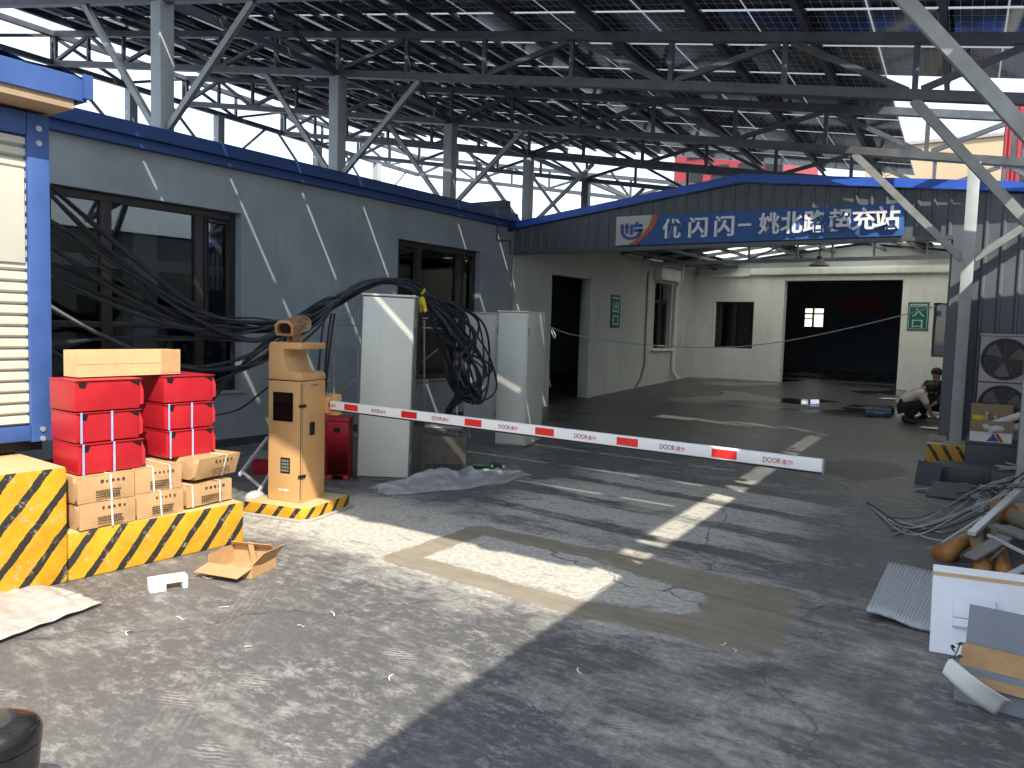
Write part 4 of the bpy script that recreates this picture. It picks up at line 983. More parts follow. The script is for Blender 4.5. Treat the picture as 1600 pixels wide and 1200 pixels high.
# boom: 4.07 m, level
bm_a = Vector((-5.00, 4.53, .90)); bm_b = Vector((-.99, 4.42, .90)); bdir = (bm_b-bm_a).normalized(); BL = (bm_b-bm_a).length
inv = FR[gt.name].inverted(); ba = inv @ bm_a; bb = inv @ bm_b; bx = (bb-ba).normalized(); bn = Vector((bx.y, -bx.x, 0))
BMf = Matrix(((bx.x, -bn.x, 0, ba.x), (bx.y, -bn.y, 0, ba.y), (0, 0, 1, ba.z), (0, 0, 0, 1)))
mb = MB(); mb.M = BMf; mb.box(0, BL, -.020, .020, -.036, .036); bo = mb.build('boom', M['boom_white'], gt, bevel=.008)
mb = MB(); mb.M = BMf; mb.box(0, BL, -.016, .016, -.047, -.037); mb.build('rubber_edge', M['rubber'], bo, bevel=.004)
mb = MB(); mb.M = BMf; mb.box(BL, BL+.010, -.022, .022, -.045, .038); mb.build('end_cap', M['tray_grey'], bo, bevel=.004)
mb = MB(); mb.M = BMf; mb.box(-.16, .04, .024, .08, -.09, .09); mb.box(-.16, -.02, -.024, .024, -.07, .07); mb.build('boom_clamp', M['tan'], gt, bevel=.006)
# stickers alternate along the boom (positions read along its length)
def along(px):
    d = ray(px, 632+(px-507)*96/780.); 
    # intersection with the vertical plane of the boom
    nrm = Vector((-bdir.y, bdir.x, 0)); t = (bm_a-Vector((0, 0, CAMH))).dot(nrm)/d.dot(nrm); return (d*t+Vector((0, 0, CAMH))-bm_a).dot(bdir)
for pa_, pb_ in ((541, 562), (630, 654), (729, 755), (839, 868), (966, 999), (1114, 1153)):
    a, b_ = along(pa_), along(pb_)
    mb = MB(); mb.M = BMf; mb.box(a, b_, -.0222, -.0202, -.025, .025); mb.build('red_sticker', M['boom_red'], bo)
for px_ in (517, 594, 690, 796, 916, 1052, 1216):
    a = along(px_); mb = MB(); old = BMf.copy(); mb.M = old
    text_into(mb, 'DOOR', .100, .030, .0015, .0, frame((a-.030, -.0205, -.001), (1, 0, 0), (0, 0, 1))); mb.build('lettering', M['maroon'], bo)
    mb = MB(); mb.M = old; text_into(mb, '道尔', .062, .028, .0015, .0, frame((a+.056, -.0205, -.002), (1, 0, 0), (0, 0, 1))); mb.build('lettering', M['boom_red'], bo)

# ================================================================== CABINETS
def cabinet(name, label, loc, rz, w, d, h, lean=0., group='grey steel cabinets by the wall'):
    t = thing(name, label, 'cabinet', loc, rz, group)
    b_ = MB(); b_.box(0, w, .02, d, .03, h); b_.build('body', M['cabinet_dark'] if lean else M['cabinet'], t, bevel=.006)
    f = MB(); f.box(.012, w-.012, 0, .019, .045, h-.012); f.build('door_panel', M['cabinet'], t, bevel=.006)
    f = MB(); f.box(-.006, w+.006, -.006, d+.004, h+.001, h+.022); f.build('cap', M['cabinet'], t, bevel=.006)
    f = MB(); f.box(.02, w-.02, .03, d-.02, 0, .029); f.build('plinth_base', M['cabinet_dark'], t)
    f = MB()
    for z in (.25, h-.25): f.cyl((w+.008, .03, z-.05), (w+.008, .03, z+.05), .009)
    f.build('hinge', M['cabinet_dark'], t)
    if lean: t.rotation_euler = (0, math.radians(lean), rz)
    return t
cabinet('grey_cabinet', 'tall pale grey steel cabinet directly behind the boom under the cable arch', (-5.76, 5.56, 0), math.radians(36.7), .535, .36, 1.88, lean=1.1)
cabinet('grey_cabinet', 'grey steel cabinet right of the hanging cable coil beside the dark doorway', (-6.10, 8.42, 0), math.radians(16), .42, .80, 1.80)
cabinet('grey_cabinet', 'half hidden grey steel cabinet standing behind another right of the cables', (-7.60, 9.62, 0), math.radians(16), .52, .5, 1.80)
rc = thing('red_cabinet', 'small red metal cabinet with a slot behind the tan machine', 'cabinet', (-5.97, 5.36, 0), math.radians(38))
mb = MB(); mb.box(0, .21, 0, .34, .05, .60); mb.box(0, .05, .0, .34, 0, .05); mb.box(.16, .21, 0, .34, 0, .05); mb.build('body', M['red_old'], rc, bevel=.008)
mb = MB(); mb.box(-.008, .218, -.01, .35, .602, .63); mb.build('lid', M['red_old'], rc, bevel=.006)
mb = MB(); mb.box(.06, .13, -.003, .003, .49, .54); mb.build('slot', M['black'], rc)
rc2 = thing('red_case', 'dark red case with clutter on it wedged behind the red cabinet', 'case', (-6.28, 5.42, 0), math.radians(38))
mb = MB(); mb.box(0, .26, 0, .3, 0, .66); mb.build('body', M['red_old'], rc2, bevel=.01)
mb = MB(); mb.grid(8, 8, lambda u, v: (u*.26, v*.3, .664+.05*abs(math.sin(7*u+3*v))*math.sin(math.pi*v))); mb.build('rag', M['tray_grey'], rc2, smooth=True)

# ---- cables sweeping from the cabin over the cabinet and down
cb = thing('cable_bundle', 'thick bundle of black cables arching over the grey cabinet and hanging in loops', 'cables', (-6.5, 6.2, 0))
def spline(pts, n=10):
    pts = [Vector(p) for p in pts]; out = []
    P_ = [pts[0]*2-pts[1]]+pts+[pts[-1]*2-pts[-2]]
    for i in range(1, len(P_)-2):
        a, b_, c, d = P_[i-1], P_[i], P_[i+1], P_[i+2]
        for k in range(n):
            t = k/n; out.append(.5*((2*b_)+(-a+c)*t+(2*a-5*b_+4*c-d)*t*t+(-a+3*b_-3*c+d)*t**3))
    out.append(pts[-1]); return out
rn = random.Random(11)
starts = [(78, 286, 1), (80, 300, 0), (79, 345, 1), (80, 352, 0), (79, 382, 0), (80, 408, 1), (79, 430, 0), (79, 475, 2), (80, 538, 0), (80, 545, 2)]
for i in range(20):
    s_ = starts[i % len(starts)]; j = lambda a=1.: rn.uniform(-a, a)
    pts = [ox(s_[0]-4, s_[1]+j(3), -7.35+j(.1))]
    y0 = s_[1]
    mid = {0: [(190, y0+(520-y0)*.52, -7.3), (300, y0+(530-y0)*.86, -7.15)], 1: [(200, y0+(500-y0)*.52, -7.3), (310, y0+(510-y0)*.88, -7.15)], 2: [(170, y0+50, -7.2), (290, 575, -7.0)]}[s_[2]]
    for a, b_, c in mid: pts.append(ox(a+j(6), b_+j(6), c+j(.08)))
    lo = [(400, 522), (400, 505), (400, 560)][s_[2]]
    pts.append(ox(lo[0]+j(8), lo[1]+j(12), -6.95+j(.08)))
    pts.append(ox(468+j(8), 505+j(12), -6.65+j(.08)))
    pts.append(ox(512+j(5), 476+j(10), -6.35+j(.07)))
    pts.append(ox(560+j(4), 450+j(7), -6.1+j(.06)))
    pts.append(ox(606+j(3), 439+j(3), -5.95+j(.05)))
    pts.append(ox(655+j(4), 457+j(8), -5.85+j(.05)))
    px1 = 718+j(36); pts.append(ox(px1, 510+(px1-715)*-.25+j(16), -5.8+j(.08)))
    px2 = 738+j(36); pts.append(ox(px2, 585+j(15), -5.75+j(.1)))
    if i % 3 == 0:
        pts.append(ox(735+j(20), 622+j(6), -5.75+j(.06))); pts.append(ox(700+j(8), 575+j(10), -5.85)); pts.append(ox(685+j(6), 520, -5.9))
    elif i % 3 == 1:
        pts.append(ox(725+j(16), 618+j(8), -5.75)); pts.append(ox(703+j(5), 640+j(6), -5.9)); pts.append(ox(712, 668, -5.9))
    else:
        pts.append(ox(742+j(10), 628+j(4), -5.75)); pts.append(ox(705+j(6), 600+j(8), -5.8)); pts.append(ox(690+j(6), 540+j(6), -5.9))
    mb = MB(); mb.tube(spline(pts, 8), rn.choice((.011, .014, .0165, .020)), 7); mb.build('cable', M['cable'], cb, world=True, smooth=True)
# one wide outer loop, and low slack cables by the kerb
mb = MB(); mb.tube(spline([ox(660, 462, -5.8), ox(720, 498, -5.75), ox(760, 548, -5.7), ox(776, 600, -5.7), ox(764, 622, -5.7), ox(738, 626, -5.75)], 10), .012, 7); mb.build('cable', M['cable'], cb, world=True, smooth=True)
for k in range(4):
    mb = MB(); mb.tube(spline([ox(330, 598+k*10, -7.2), ox(400, 570-k*8, -6.9), ox(455, 545-k*12, -6.6), ox(497, 512-k*8, -6.35), ox(525, 470, -6.2)], 8), .013, 7); mb.build('cable', M['cable'], cb, world=True, smooth=True)
mb = MB(); mb.tube(spline([ox(318, 652, -7.2), ox(372, 640, -7.), ox(410, 612, -6.8), ox(440, 590, -6.6)], 8), .011, 7); mb.build('cable', M['cable'], cb, world=True, smooth=True)
for px_, y0 in ((502, 560), (512, 560), (517, 545)):
    mb = MB(); mb.tube(spline([ox(px_+6, 490, -6.3), ox(px_, 530, -6.3), ox(px_-6, y0+40, -6.3), ox(px_-10, y0+90, -6.3)], 8), .012, 7); mb.build('cable', M['cable'], cb, world=True, smooth=True)
rb = MB(); c0 = ox(656, 466, -5.72)
def ribbon(mb, p, d, L, w, curl):
    vs = []; n_ = 7
    for k in range(n_+1):
        t = k/n_; q = p+d*(L*t)+Vector((.02*math.sin(curl*t*3), .02*math.cos(curl*t*4), .03*math.sin(curl+t*5))); vs += [q+Vector((0, w/2, w*.3)), q-Vector((0, w/2, w*.3))]
    mb.add(vs, [(2*k, 2*k+1, 2*k+3, 2*k+2) for k in range(n_)])
for d, L, cu in (((.4, .3, .8), .10, 1.), ((.1, .3, -1), .15, 2.), ((-.6, -.2, -.8), .20, 3.), ((.5, .2, -.9), .13, .5), ((-.8, -.3, .3), .08, 1.7), ((-.5, -.1, -1), .24, 2.4)):
    ribbon(rb, c0+Vector((0, 0, rn.uniform(-.02, .03))), Vector(d).normalized(), L, .045, cu)
rb.build('ribbon', M['yellow'], cb, world=True, solid=.002)
# thin wire rack leaning behind the machine
rk = thing('wire_rack', 'thin galvanised wire frame leaning behind the tan machine and grey cabinet', 'rack', (-7.0, 6.4, 0))
mb = MB()
V_ = [ox(505, 480, -6.9), ox(505, 640, -6.9), ox(522, 478, -6.9), ox(522, 690, -6.9), ox(560, 485, -6.9), ox(560, 690, -6.9)]
for a, b_ in ((0, 1), (2, 3), (4, 5)): mb.tube([V_[a], V_[b_]], .010, 6)
for yy in (488, 507, 542, 594, 640): mb.tube([ox(503, yy, -6.9), ox(560, yy+2, -6.9)], .007, 6)
mb.tube([ox(525, 620, -6.88), ox(575, 575, -6.88)], .006, 6); mb.tube([ox(548, 488, -6.88), ox(548, 507, -6.88)], .008, 6)
mb.build('rack_wire', M['galv'], rk, world=True)
rk2 = thing('wire_rack', 'thin galvanised wire frame standing behind the hanging cable loops', 'rack', (-7.4, 8.4, 0))
mb = MB()
for px_, ya, yb in ((663, 500, 640), (714, 500, 720), (733, 660, 700)): mb.tube([ox(px_, ya, -7.0), ox(px_, yb, -7.0)], .010, 6)
for yy in (497, 512): mb.tube([ox(660, yy, -7.0), ox(716, yy+2, -7.0)], .008, 6)
mb.tube([ox(660, 566, -7.), ox(690, 540, -7.)], .006, 6); mb.build('rack_wire', M['galv'], rk2, world=True)

# ================================================================== THINGS ON THE FLOOR, LEFT
def wave_sheet(name, label, cat, corners, nx, ny, hfun, m, seed=0, solid=.003, lift=.006):
    c0 = sum((Vector(c) for c in corners), Vector())/4
    t = thing(name, label, cat, (c0.x, c0.y, 0))
    mb = MB(); a, b_, c, d = [Vector(v) for v in corners]
    def P(u, v):
        p = (a*(1-u)+b_*u)*(1-v)+(d*(1-u)+c*u)*v; return p+Vector((0, 0, hfun(u, v)+lift))
    mb.grid(nx, ny, P); mb.build('sheet', m, t, world=True, smooth=True, solid=solid, sharp=80)
    return t
from mathutils import noise as mnoise
def nz3(u, v, s, k=0): return mnoise.noise(Vector((u*s, v*s, k)))
def G2(px, py): p = gp(px, py); return (p.x, p.y, 0)
# crumpled film in front of the cabinet
fm = thing('plastic_film', 'crumpled cloudy plastic film heaped on the floor before the grey cabinet', 'plastic sheet', (-4.95, 6.1, 0))
mb = MB()
pa, pb = Vector((-5.20, 5.30, 0)), Vector((-4.72, 7.05, 0)); ax_ = (pb-pa); pr_ = Vector((ax_.y, -ax_.x, 0)).normalized()
def film(u, v):
    w = .30*(.55+.6*math.sin(math.pi*min(1, u*1.05)))*(1+.25*nz3(u, 0, 5, 3)); vv = (v-.5)*2
    env = max(0, math.sin(math.pi*u))**.55*(1-.55*abs(math.sin(2.6*u*math.pi+.4))**6)
    h = env*max(0, 1-vv*vv)**.6*(.085+.04*nz3(u, v, 3, 1))*(1.25 if u < .62 else .8)+.035*max(0, 1-6*abs(nz3(u*2.2, v, 2.2, 2)))*(1-abs(vv))+.03*max(0, 1-7*abs(nz3(u*2, v*1.3, 3.1, 5)))*(1-abs(vv))
    return pa+ax_*u+pr_*(vv*w+.04*nz3(u, v, 6, 9))+Vector((0, 0, .006+h))
mb.grid(130, 44, film); mb.build('sheet', M['film'], fm, world=True, smooth=True, sharp=60)
wave_sheet('bubble_wrap', 'crumpled sheet of bubble wrap lying in the lower left corner', 'packing sheet',
           [G2(-60, 1030), G2(160, 948), G2(95, 925), G2(-60, 905)], 46, 26, lambda u, v: .02+.10*math.sin(math.pi*v)*(.5+.5*math.sin(2.2+5*u))*math.sin(math.pi*min(1, u+.15))**.5+0.008*nz3(u, v, 9, 4), M['film_bubble'], solid=.002)
cr = thing('timber_crate', 'low grey brown timber crate with rags on it right of the grey cabinet', 'crate', (-5.50, 6.62, 0), math.radians(40))
for x in (-.24, .20):
    for y in (-.2, .2): mb = MB(); mb.box(x, x+.05, y, y+.05, 0, .46); mb.build('leg', M['wood'], cr)
mb = MB()
for x in (-.24, -.08, .08): mb.box(x, x+.14, -.22, .27, .461, .485)
mb.box(-.19, .2, -.205, -.19, .10, .40); mb.build('board', M['wood'], cr)
mb = MB(); mb.grid(12, 10, lambda u, v: (-.22+.42*u, -.2+.42*v, .49+.07*max(0, math.sin(math.pi*u)*math.sin(math.pi*v))*(1+.8*nz3(u, v, 5, 7)))); mb.build('rag', M['tray_grey'], cr, smooth=True, solid=.004)
for k, (px_, py_, rz_) in enumerate(((752, 728, .5), (778, 727, -.4))):
    p = gp(px_, py_, .03); t = thing('green_bottle', ['green plastic bottle lying behind the crumpled film nearer the crate', 'green plastic bottle lying at the right end of the crumpled film'][k], 'bottle', (p.x, p.y, 0), rz_)
    mb = MB(); mb.tube([(-.11, 0, .034), (.04, 0, .034), (.075, 0, .034), (.095, 0, .034), (.115, 0, .034)], [.033, .033, .024, .013, .013], 12); mb.build('bottle_body', M['green_glass'], t, smooth=True)
    mb = MB(); mb.cyl((.116, 0, .034), (.132, 0, .034), .015); mb.build('cap', M['white'], t)
fb = thing('foam_block', 'small white foam block with a notch on the floor before the kerb', 'foam block', (-4.21, 2.56, 0), math.radians(70))
L_ = .21
mb = MB(); mb.prism([(-L_/2, 0), (-.015, 0), (-.015, .042), (.075, .042), (.075, 0), (L_/2, 0), (L_/2, .075), (-L_/2, .075)][::-1], -.045, .045, 'Y'); mb.build('block', M['foam'], fb, bevel=.006)
oc = thing('open_carton', 'open empty brown carton with flaps spread on the floor by the kerb', 'carton', (-4.17, 3.05, 0), math.radians(18))
w_, d_, h_, k_ = .32, .26, .085, .005
mb = MB(); mb.box(-w_/2, w_/2, -d_/2, d_/2, .002, .006)
mb.box(-w_/2, w_/2, d_/2-k_, d_/2, .006, h_+.03); mb.box(-w_/2, -w_/2+k_, -d_/2, d_/2-k_, .006, h_+.035); mb.box(w_/2-k_, w_/2, -d_/2, d_/2-k_, .006, h_); mb.box(-w_/2+k_, w_/2-k_, -d_/2, -d_/2+k_, .006, h_*.8)
mb.build('tray', M['card'], oc)
def flap(name, a, b_, c, d, m=M['card']):
    f = MB(); f.quad(a, b_, c, d); return f.build(name, m, oc, solid=.004)
flap('flap', (-w_/2, -d_/2, h_*.8), (w_/2, -d_/2, h_*.8), (w_/2-.02, -d_/2-.12, h_*.42), (-w_/2-.01, -d_/2-.12, h_*.5))
flap('flap', (w_/2, -d_/2, h_), (w_/2, d_/2, h_), (w_/2+.05, d_/2+.02, h_+.07), (w_/2+.06, -d_/2+.03, h_+.075))
flap('flap', (-w_/2, d_/2, h_+.03), (w_/2, d_/2, h_+.03), (w_/2-.01, d_/2-.05, h_+.075), (-w_/2+.02, d_/2-.06, h_+.07))
mb = MB(); mb.quad((-.02, d_/2-.052, h_+.078), (.02, d_/2-.052, h_+.078), (.02, d_/2-.006, .01), (-.02, d_/2-.006, .01)); mb.build('tape', M['card_pale'], oc, solid=.001)
tf = thing('tape_scrap', 'crumpled white tape scrap lying against the kerb by the open carton', 'scrap', (-4.72, 3.05, 0))
mb = MB(); p0, p1, p2 = gp(272, 866), gp(318, 852), gp(332, 856)
mb.tube(spline([p0+Vector((0, 0, .01)), p0.lerp(p1, .4)+Vector((0, 0, .045)), p1+Vector((0, 0, .06)), p1.lerp(p2, .5)+Vector((0, 0, .03)), p2+Vector((0, 0, .012))], 6), [.006+.008*abs(math.sin(i*1.3)) for i in range(25)], 6)
mb.build('strip', M['tape_foil'], tf, world=True)
# scattered scraps on the floor
for k, (px_, py_) in enumerate(((200, 990), (282, 968), (520, 962), (350, 950), (388, 1012), (610, 1062), (905, 1050), (470, 980), (325, 905), (1130, 1008), (1148, 1018))):
    p = gp(px_, py_); rr = random.Random(k); t = thing('paper_scrap', 'small pale paper scrap lying on the scuffed floor', 'scrap', (p.x, p.y, 0), rr.uniform(0, 3), 'paper scraps littering the floor')
    mb = MB(); L2 = rr.uniform(.03, .07)
    mb.grid(5, 1, lambda u, v: (L2*(u-.5), .006*(v-.5)+.010*math.sin(4*u+k), .004+.008*abs(math.sin(3*u+k)))); mb.build('scrap', M['paper'], t, solid=.001)
# scale and folding ladder behind the machine
sc = thing('platform_scale', 'grey platform scale with red front on the floor behind the tan machine', 'scale', (-6.55, 5.2, 0), math.radians(35))
mb = MB(); mb.box(-.25, .25, -.02, .3, .0, .16); mb.build('base', M['red_old'], sc, bevel=.01)
mb = MB(); mb.box(-.28, .28, -.05, .33, .162, .20); mb.build('tray', M['tray_grey'], sc, bevel=.012)
ld = thing('step_ladder', 'white folding step ladder leaning by the window behind the cartons', 'ladder', (-6.2, 4.6, 0))
mb = MB(); mb.bar(ox(374, 742, -6.0), ox(418, 684, -6.3), .018, .03); mb.bar(ox(402, 772, -5.7), ox(425, 735, -5.9), .018, .03); mb.build('rail', M['profile'], ld, world=True)
mb = MB(); mb.bar(ox(380, 738, -6.02), ox(408, 762, -5.75), .012, .025); mb.build('step', M['profile'], ld, world=True)
bn_ = thing('waste_bag', 'small pale waste bag on the floor behind the striped kerb end', 'bag', (-5.6, 4.3, 0))
mb = MB(); mb.sphere((-5.66, 4.26, .05), .07, .10, .06, 12, 8); mb.build('bag', M['film_bubble'], bn_, world=True, smooth=True)
# black bin at the near left corner
BINP = gp(-8, 1126, .411)
bi = thing('black_bin', 'rounded glossy black plastic bin cropped at the near left corner', 'bin', (BINP.x, BINP.y, 0), math.radians(25))
def rrect(w, d, r, n=8):
    out = []
    for cx, cy, a0 in ((w/2-r, d/2-r, 0), (-w/2+r, d/2-r, 90), (-w/2+r, -d/2+r, 180), (w/2-r, -d/2+r, 270)):
        for i in range(n+1): a = math.radians(a0+90*i/n); out.append((cx+r*math.cos(a), cy+r*math.sin(a)))
    return out
def shell(lev, r):
    mb = MB(); rings = [[(x, y, z) for x, y in rrect(w, d, min(r, w*.45, d*.45))] for z, w, d in lev]; nn = len(rings[0])
    vs = [p for r_ in rings for p in r_]; fs = [(i*nn+k, i*nn+(k+1) % nn, (i+1)*nn+(k+1) % nn, (i+1)*nn+k) for i in range(len(rings)-1) for k in range(nn)]
    fs += [tuple(range(nn-1, -1, -1)), tuple((len(rings)-1)*nn+k for k in range(nn))]
    mb.add(vs, fs); return mb
shell([(0, .17, .17), (.02, .19, .19), (.30, .215, .215), (.335, .22, .22), (.338, .21, .21)], .09).build('bucket', M['black_gloss'], bi, smooth=True)
shell([(.340, .228, .228), (.372, .230, .230), (.392, .218, .218), (.402, .195, .195), (.408, .15, .15), (.411, .08, .08)], .10).build('lid', M['black_gloss'], bi, smooth=True)
mb = MB(); mb.bar((.03, -.118, .356), (.08, -.118, .356), .010, .010); mb.build('latch', M['tray_grey'], bi)

# ================================================================== THINGS ON THE RIGHT
ac = thing('air_conditioner', 'tall beige grey outdoor air conditioner with two round fans by the clad wall', 'air conditioner', (-.28, 11.62, 0))
ax0, ax1, ay0, ay1, az0, az1 = -.77, .20, 11.45, 11.85, .28, 1.70
mb = MB(); mb.box(ax0, ax1, ay0, ay1, az0, az1-.03); mb.build('casing', M['ac'], ac, world=True, bevel=.015)
mb = MB(); mb.box(ax0-.012, ax1+.012, ay0-.012, ay1+.012, az1-.028, az1); mb.build('top_cover', M['ac'], ac, world=True, bevel=.008)
for zc in (1.385, .80):
    cx_ = -.50; mb = MB(); mb.M = Matrix.Translation((cx_, ay0-.001, zc)) @ Matrix.Rotation(math.radians(90), 4, 'X')
    mb.lathe([(.0, .002), (.225, .002), (.245, .012), (.255, .012), (.262, .0)], (0, 0, 0), 40); fo = mb.build('fan_opening', M['ac_dark'], ac, world=True)
    mb = MB()
    for r_ in (.04, .075, .11, .145, .18, .215, .245): mb.tube([(cx_+r_*math.cos(2*math.pi*i/28), ay0-.022, zc+r_*math.sin(2*math.pi*i/28)) for i in range(29)], .003, 4, cap=False)
    for i in range(12):
        a = 2*math.pi*i/12; mb.bar((cx_+.03*math.cos(a), ay0-.024, zc+.03*math.sin(a)), (cx_+.25*math.cos(a), ay0-.024, zc+.25*math.sin(a)), .004)
    mb.build('grille', M['ac_grille'], fo, world=True)
    mb = MB()
    for i in range(3):
        a = math.radians(120*i+20); mb.add([(cx_+.03*math.cos(a), ay0-.006, zc+.03*math.sin(a)), (cx_+.22*math.cos(a-.35), ay0-.010, zc+.22*math.sin(a-.35)), (cx_+.23*math.cos(a), ay0-.012, zc+.23*math.sin(a)), (cx_+.21*math.cos(a+.45), ay0-.014, zc+.21*math.sin(a+.45))], [(0, 1, 2, 3)])
    mb.build('fan_blade', M['ac_grille'], fo, world=True)
mb = MB(); mb.box(ax0, ax1, ay0-.004, ay0-.0005, 1.085, 1.10); mb.build('panel_seam', M['ac_dark'], ac, world=True)
for x in (ax0+.03, ax1-.11): mb = MB(); mb.box(x, x+.08, ay0+.03, ay1-.03, 0, .279); mb.build('foot', M['concrete'], ac, world=True)
# metal trunk with boxes on it
tr = thing('storage_chest', 'dark grey metal chest under the cartons in front of the air conditioner', 'chest', (-.52, 10.75, 0), TH)
mb = MB(); mb.box(-.28, .30, -.2, .35, 0, .40); mb.build('body', M['dark_metal'], tr, bevel=.012)
mb = MB(); mb.box(-.29, .31, -.21, .36, .402, .43); mb.build('lid', M['dark_metal'], tr, bevel=.01)
pc_ = thing('printed_carton', 'white carton with blue and red triangle print on the grey chest', 'carton', (-.52, 10.75, .433), TH)
mb = MB(); mb.box(-.25, .17, -.17, .22, 0, .115); mb.build('box_body', M['white'], pc_)
mb = MB(); mb.prism([(-.08, .01), (.05, .01), (-.015, .10)], -.173, -.1705); mb.build('blue_print', M['logo_blue'], pc_)
mb = MB(); mb.prism([(.055, .01), (.09, .01), (.035, .10), (.0, .10)], -.173, -.1705); mb.build('red_print', M['boom_red'], pc_)
bc = thing('brown_carton', 'open dull brown carton with tape roll and paper tubes on top', 'carton', (-.52, 10.75, .552), TH)
mb = MB(); mb.box(-.25, .18, -.18, -.174, 0, .13); mb.box(-.25, .18, .22, .226, 0, .30); mb.box(-.25, -.244, -.174, .22, 0, .13); mb.box(.174, .18, -.174, .22, 0, .13); mb.box(-.244, .174, -.174, .22, 0, .006); mb.build('box_body', M['card_dull'], bc)
tp = thing('tape_roll', 'yellow adhesive tape roll lying on the dull brown carton', 'tape roll', (-.68, 10.64, .685), TH)
mb = MB(); mb.lathe([(.045, 0), (.075, 0), (.075, .05), (.045, .05), (.045, 0)], (0, 0, .0), 24); mb.build('tape', M['yellow'], tp, smooth=True)
mb = MB(); mb.lathe([(.040, .002), (.0445, .002), (.0445, .048), (.040, .048), (.040, .002)], (0, 0, 0), 24); mb.build('core', M['card_dull'], tp, smooth=True)
for k in range(2):
    t = thing('paper_tube', ['upper white paper tube slanting out of the dull brown carton', 'lower white paper tube slanting out of the dull brown carton'][k], 'paper tube', (-.5, 10.6, .7), 0)
    a = oy(1535+k*12, 668+k*4, 10.58-.05*k); b_ = oy(1598, 648+k*18, 10.75)
    mb = MB(); mb.cyl(a, b_, .042, n=16); mb.build('tube', M['paper'], t, world=True, smooth=True)
for k, (px_, py_) in enumerate(((1543, 640), (1556, 645))):
    p = oy(px_, py_, 10.92); t = thing('spray_bottle', ['clear bottle with white cap standing by the fans', 'small white capped bottle next to the clear bottle'][k], 'bottle', (p.x, p.y, .56), 0)
    mb = MB(); mb.lathe([(0, 0), (.028, 0), (.028, .12-k*.04), (.012, .15-k*.04), (.012, .17-k*.04), (0, .17-k*.04)], (0, 0, 0), 14); mb.build('bottle_body', M['galv'], t, smooth=True)
    mb = MB(); mb.cyl((0, 0, .172-k*.04), (0, 0, .20-k*.04), .015); mb.build('cap', M['white'], t)
dt = thing('metal_trough', 'dark grey sheet metal trough on the floor before the striped footing', 'trough', (-.86, 10.1, 0), TH)
mb = MB(); mb.box(-.16, .40, -.25, .25, 0, .20); mb.build('body', M['dark_metal'], dt, bevel=.01)
dt = thing('metal_box', 'second dark metal box with scrap wire on top by the canopy column', 'metal box', (-.36, 9.75, 0), TH)
mb = MB(); mb.box(-.12, .42, -.25, .28, 0, .24); mb.build('body', M['dark_metal'], dt, bevel=.01)
mb = MB(); rr = random.Random(4)
for k in range(5): mb.tube(spline([(rr.uniform(-.1, .35), rr.uniform(-.2, .2), .25+rr.uniform(0, .06)) for i in range(6)], 5), .010, 5)
mb.build('scrap_wire', M['galv'], dt)
pn = thing('grey_plate', 'grey patterned metal plate propped against the dark trough', 'metal plate', (-1.05, 9.7, 0), TH)
mb = MB(); a = gp(1452, 792); mb.quad((-.14, -.12, .01), (.10, -.20, .01), (.12, .02, .24), (-.12, .10, .24)); mb.build('plate', M['dark_metal'], pn, solid=.012)
pn = thing('dark_board', 'dark board lying tilted on the floor below the grey plate', 'board', (-.85, 9.2, 0), TH)
mb = MB(); mb.quad((-.16, -.30, .012), (.20, -.36, .02), (.26, .02, .12), (-.10, .08, .10)); mb.build('board', M['dark_metal'], pn, solid=.02)
# tangle of pale wires
wt = thing('wire_tangle', 'tangle of pale wires fanning over the floor toward the right edge', 'wires', (-.7, 7.8, 0))
rr = random.Random(21)
ends = [((1400, 832), (1470, 815), (1540, 785), (1598, 742)), ((1385, 812), (1450, 810), (1530, 770), (1598, 738)), ((1405, 820), (1480, 838), (1550, 800), (1600, 752)), ((1425, 770), (1490, 762), (1545, 762), (1600, 760)), ((1360, 790), (1430, 828), (1520, 800), (1590, 765))]
for k in range(16):
    e = ends[k % 5]; z = [.012, .05, .18, .42]; pts = []
    for (px_, py_), zz in zip(e, z):
        pts.append(gp(px_+rr.uniform(-14, 14), py_+rr.uniform(-10, 10)+zz*90, 0)*1.0); pts[-1].z = .01
        q = gp(px_+rr.uniform(-10, 10), py_+rr.uniform(-9, 9), min(zz, .42)); pts[-1] = q
    mb = MB(); mb.tube(spline(pts, 8), .0045+rr.uniform(0, .002), 5); mb.build('wire', M['wire_pale'] if k % 3 else M['wire_dark'], wt, world=True, smooth=True)
for k in range(7):
    c = gp(1545+rr.uniform(-25, 25), 785+rr.uniform(-22, 22), .12); mb = MB()
    mb.tube(spline([c+Vector((rr.uniform(-.12, .12), rr.uniform(-.15, .15), rr.uniform(-.05, .10))) for i in range(5)], 5), .010, 5); mb.build('wire_offcut', M['galv'], wt, world=True, smooth=True)
# clay sewer pipes with flared ends
def clay(label, pts, r=.055):
    a = Vector(pts[0]); b_ = Vector(pts[-1]); t = thing('clay_pipe', label, 'pipe', (a.x, a.y, 0), 0, 'orange clay pipe pieces heaped at the right edge')
    P_ = spline(pts, 6); n_ = len(P_); rs = []
    for i in range(n_):
        f = i/(n_-1); rs.append(r*(1.75 if f < .05 else (1.62 if f < .09 else (1.28 if f < .18 else (1.12 if f < .3 else 1.0)))))
    cut = int(n_*.55)
    mb = MB(); mb.tube(P_[:cut+1], rs[:cut+1], 16); mb.build('flared_end', M['clay'], t, world=True, smooth=True)
    mb = MB(); mb.tube(P_[cut:], [v*.98 for v in rs[cut:]], 16); mb.build('stem', M['pipe_olive'], t, world=True, smooth=True)
    mb = MB(); d = (P_[0]-P_[1]).normalized(); mb.cyl(P_[0]+d*.001, P_[0]+d*.004, rs[0]*.82, n=16); mb.build('bore', M['black'], t, world=True)
    return t
def Q(px, py, z): return gp(px, py, z)
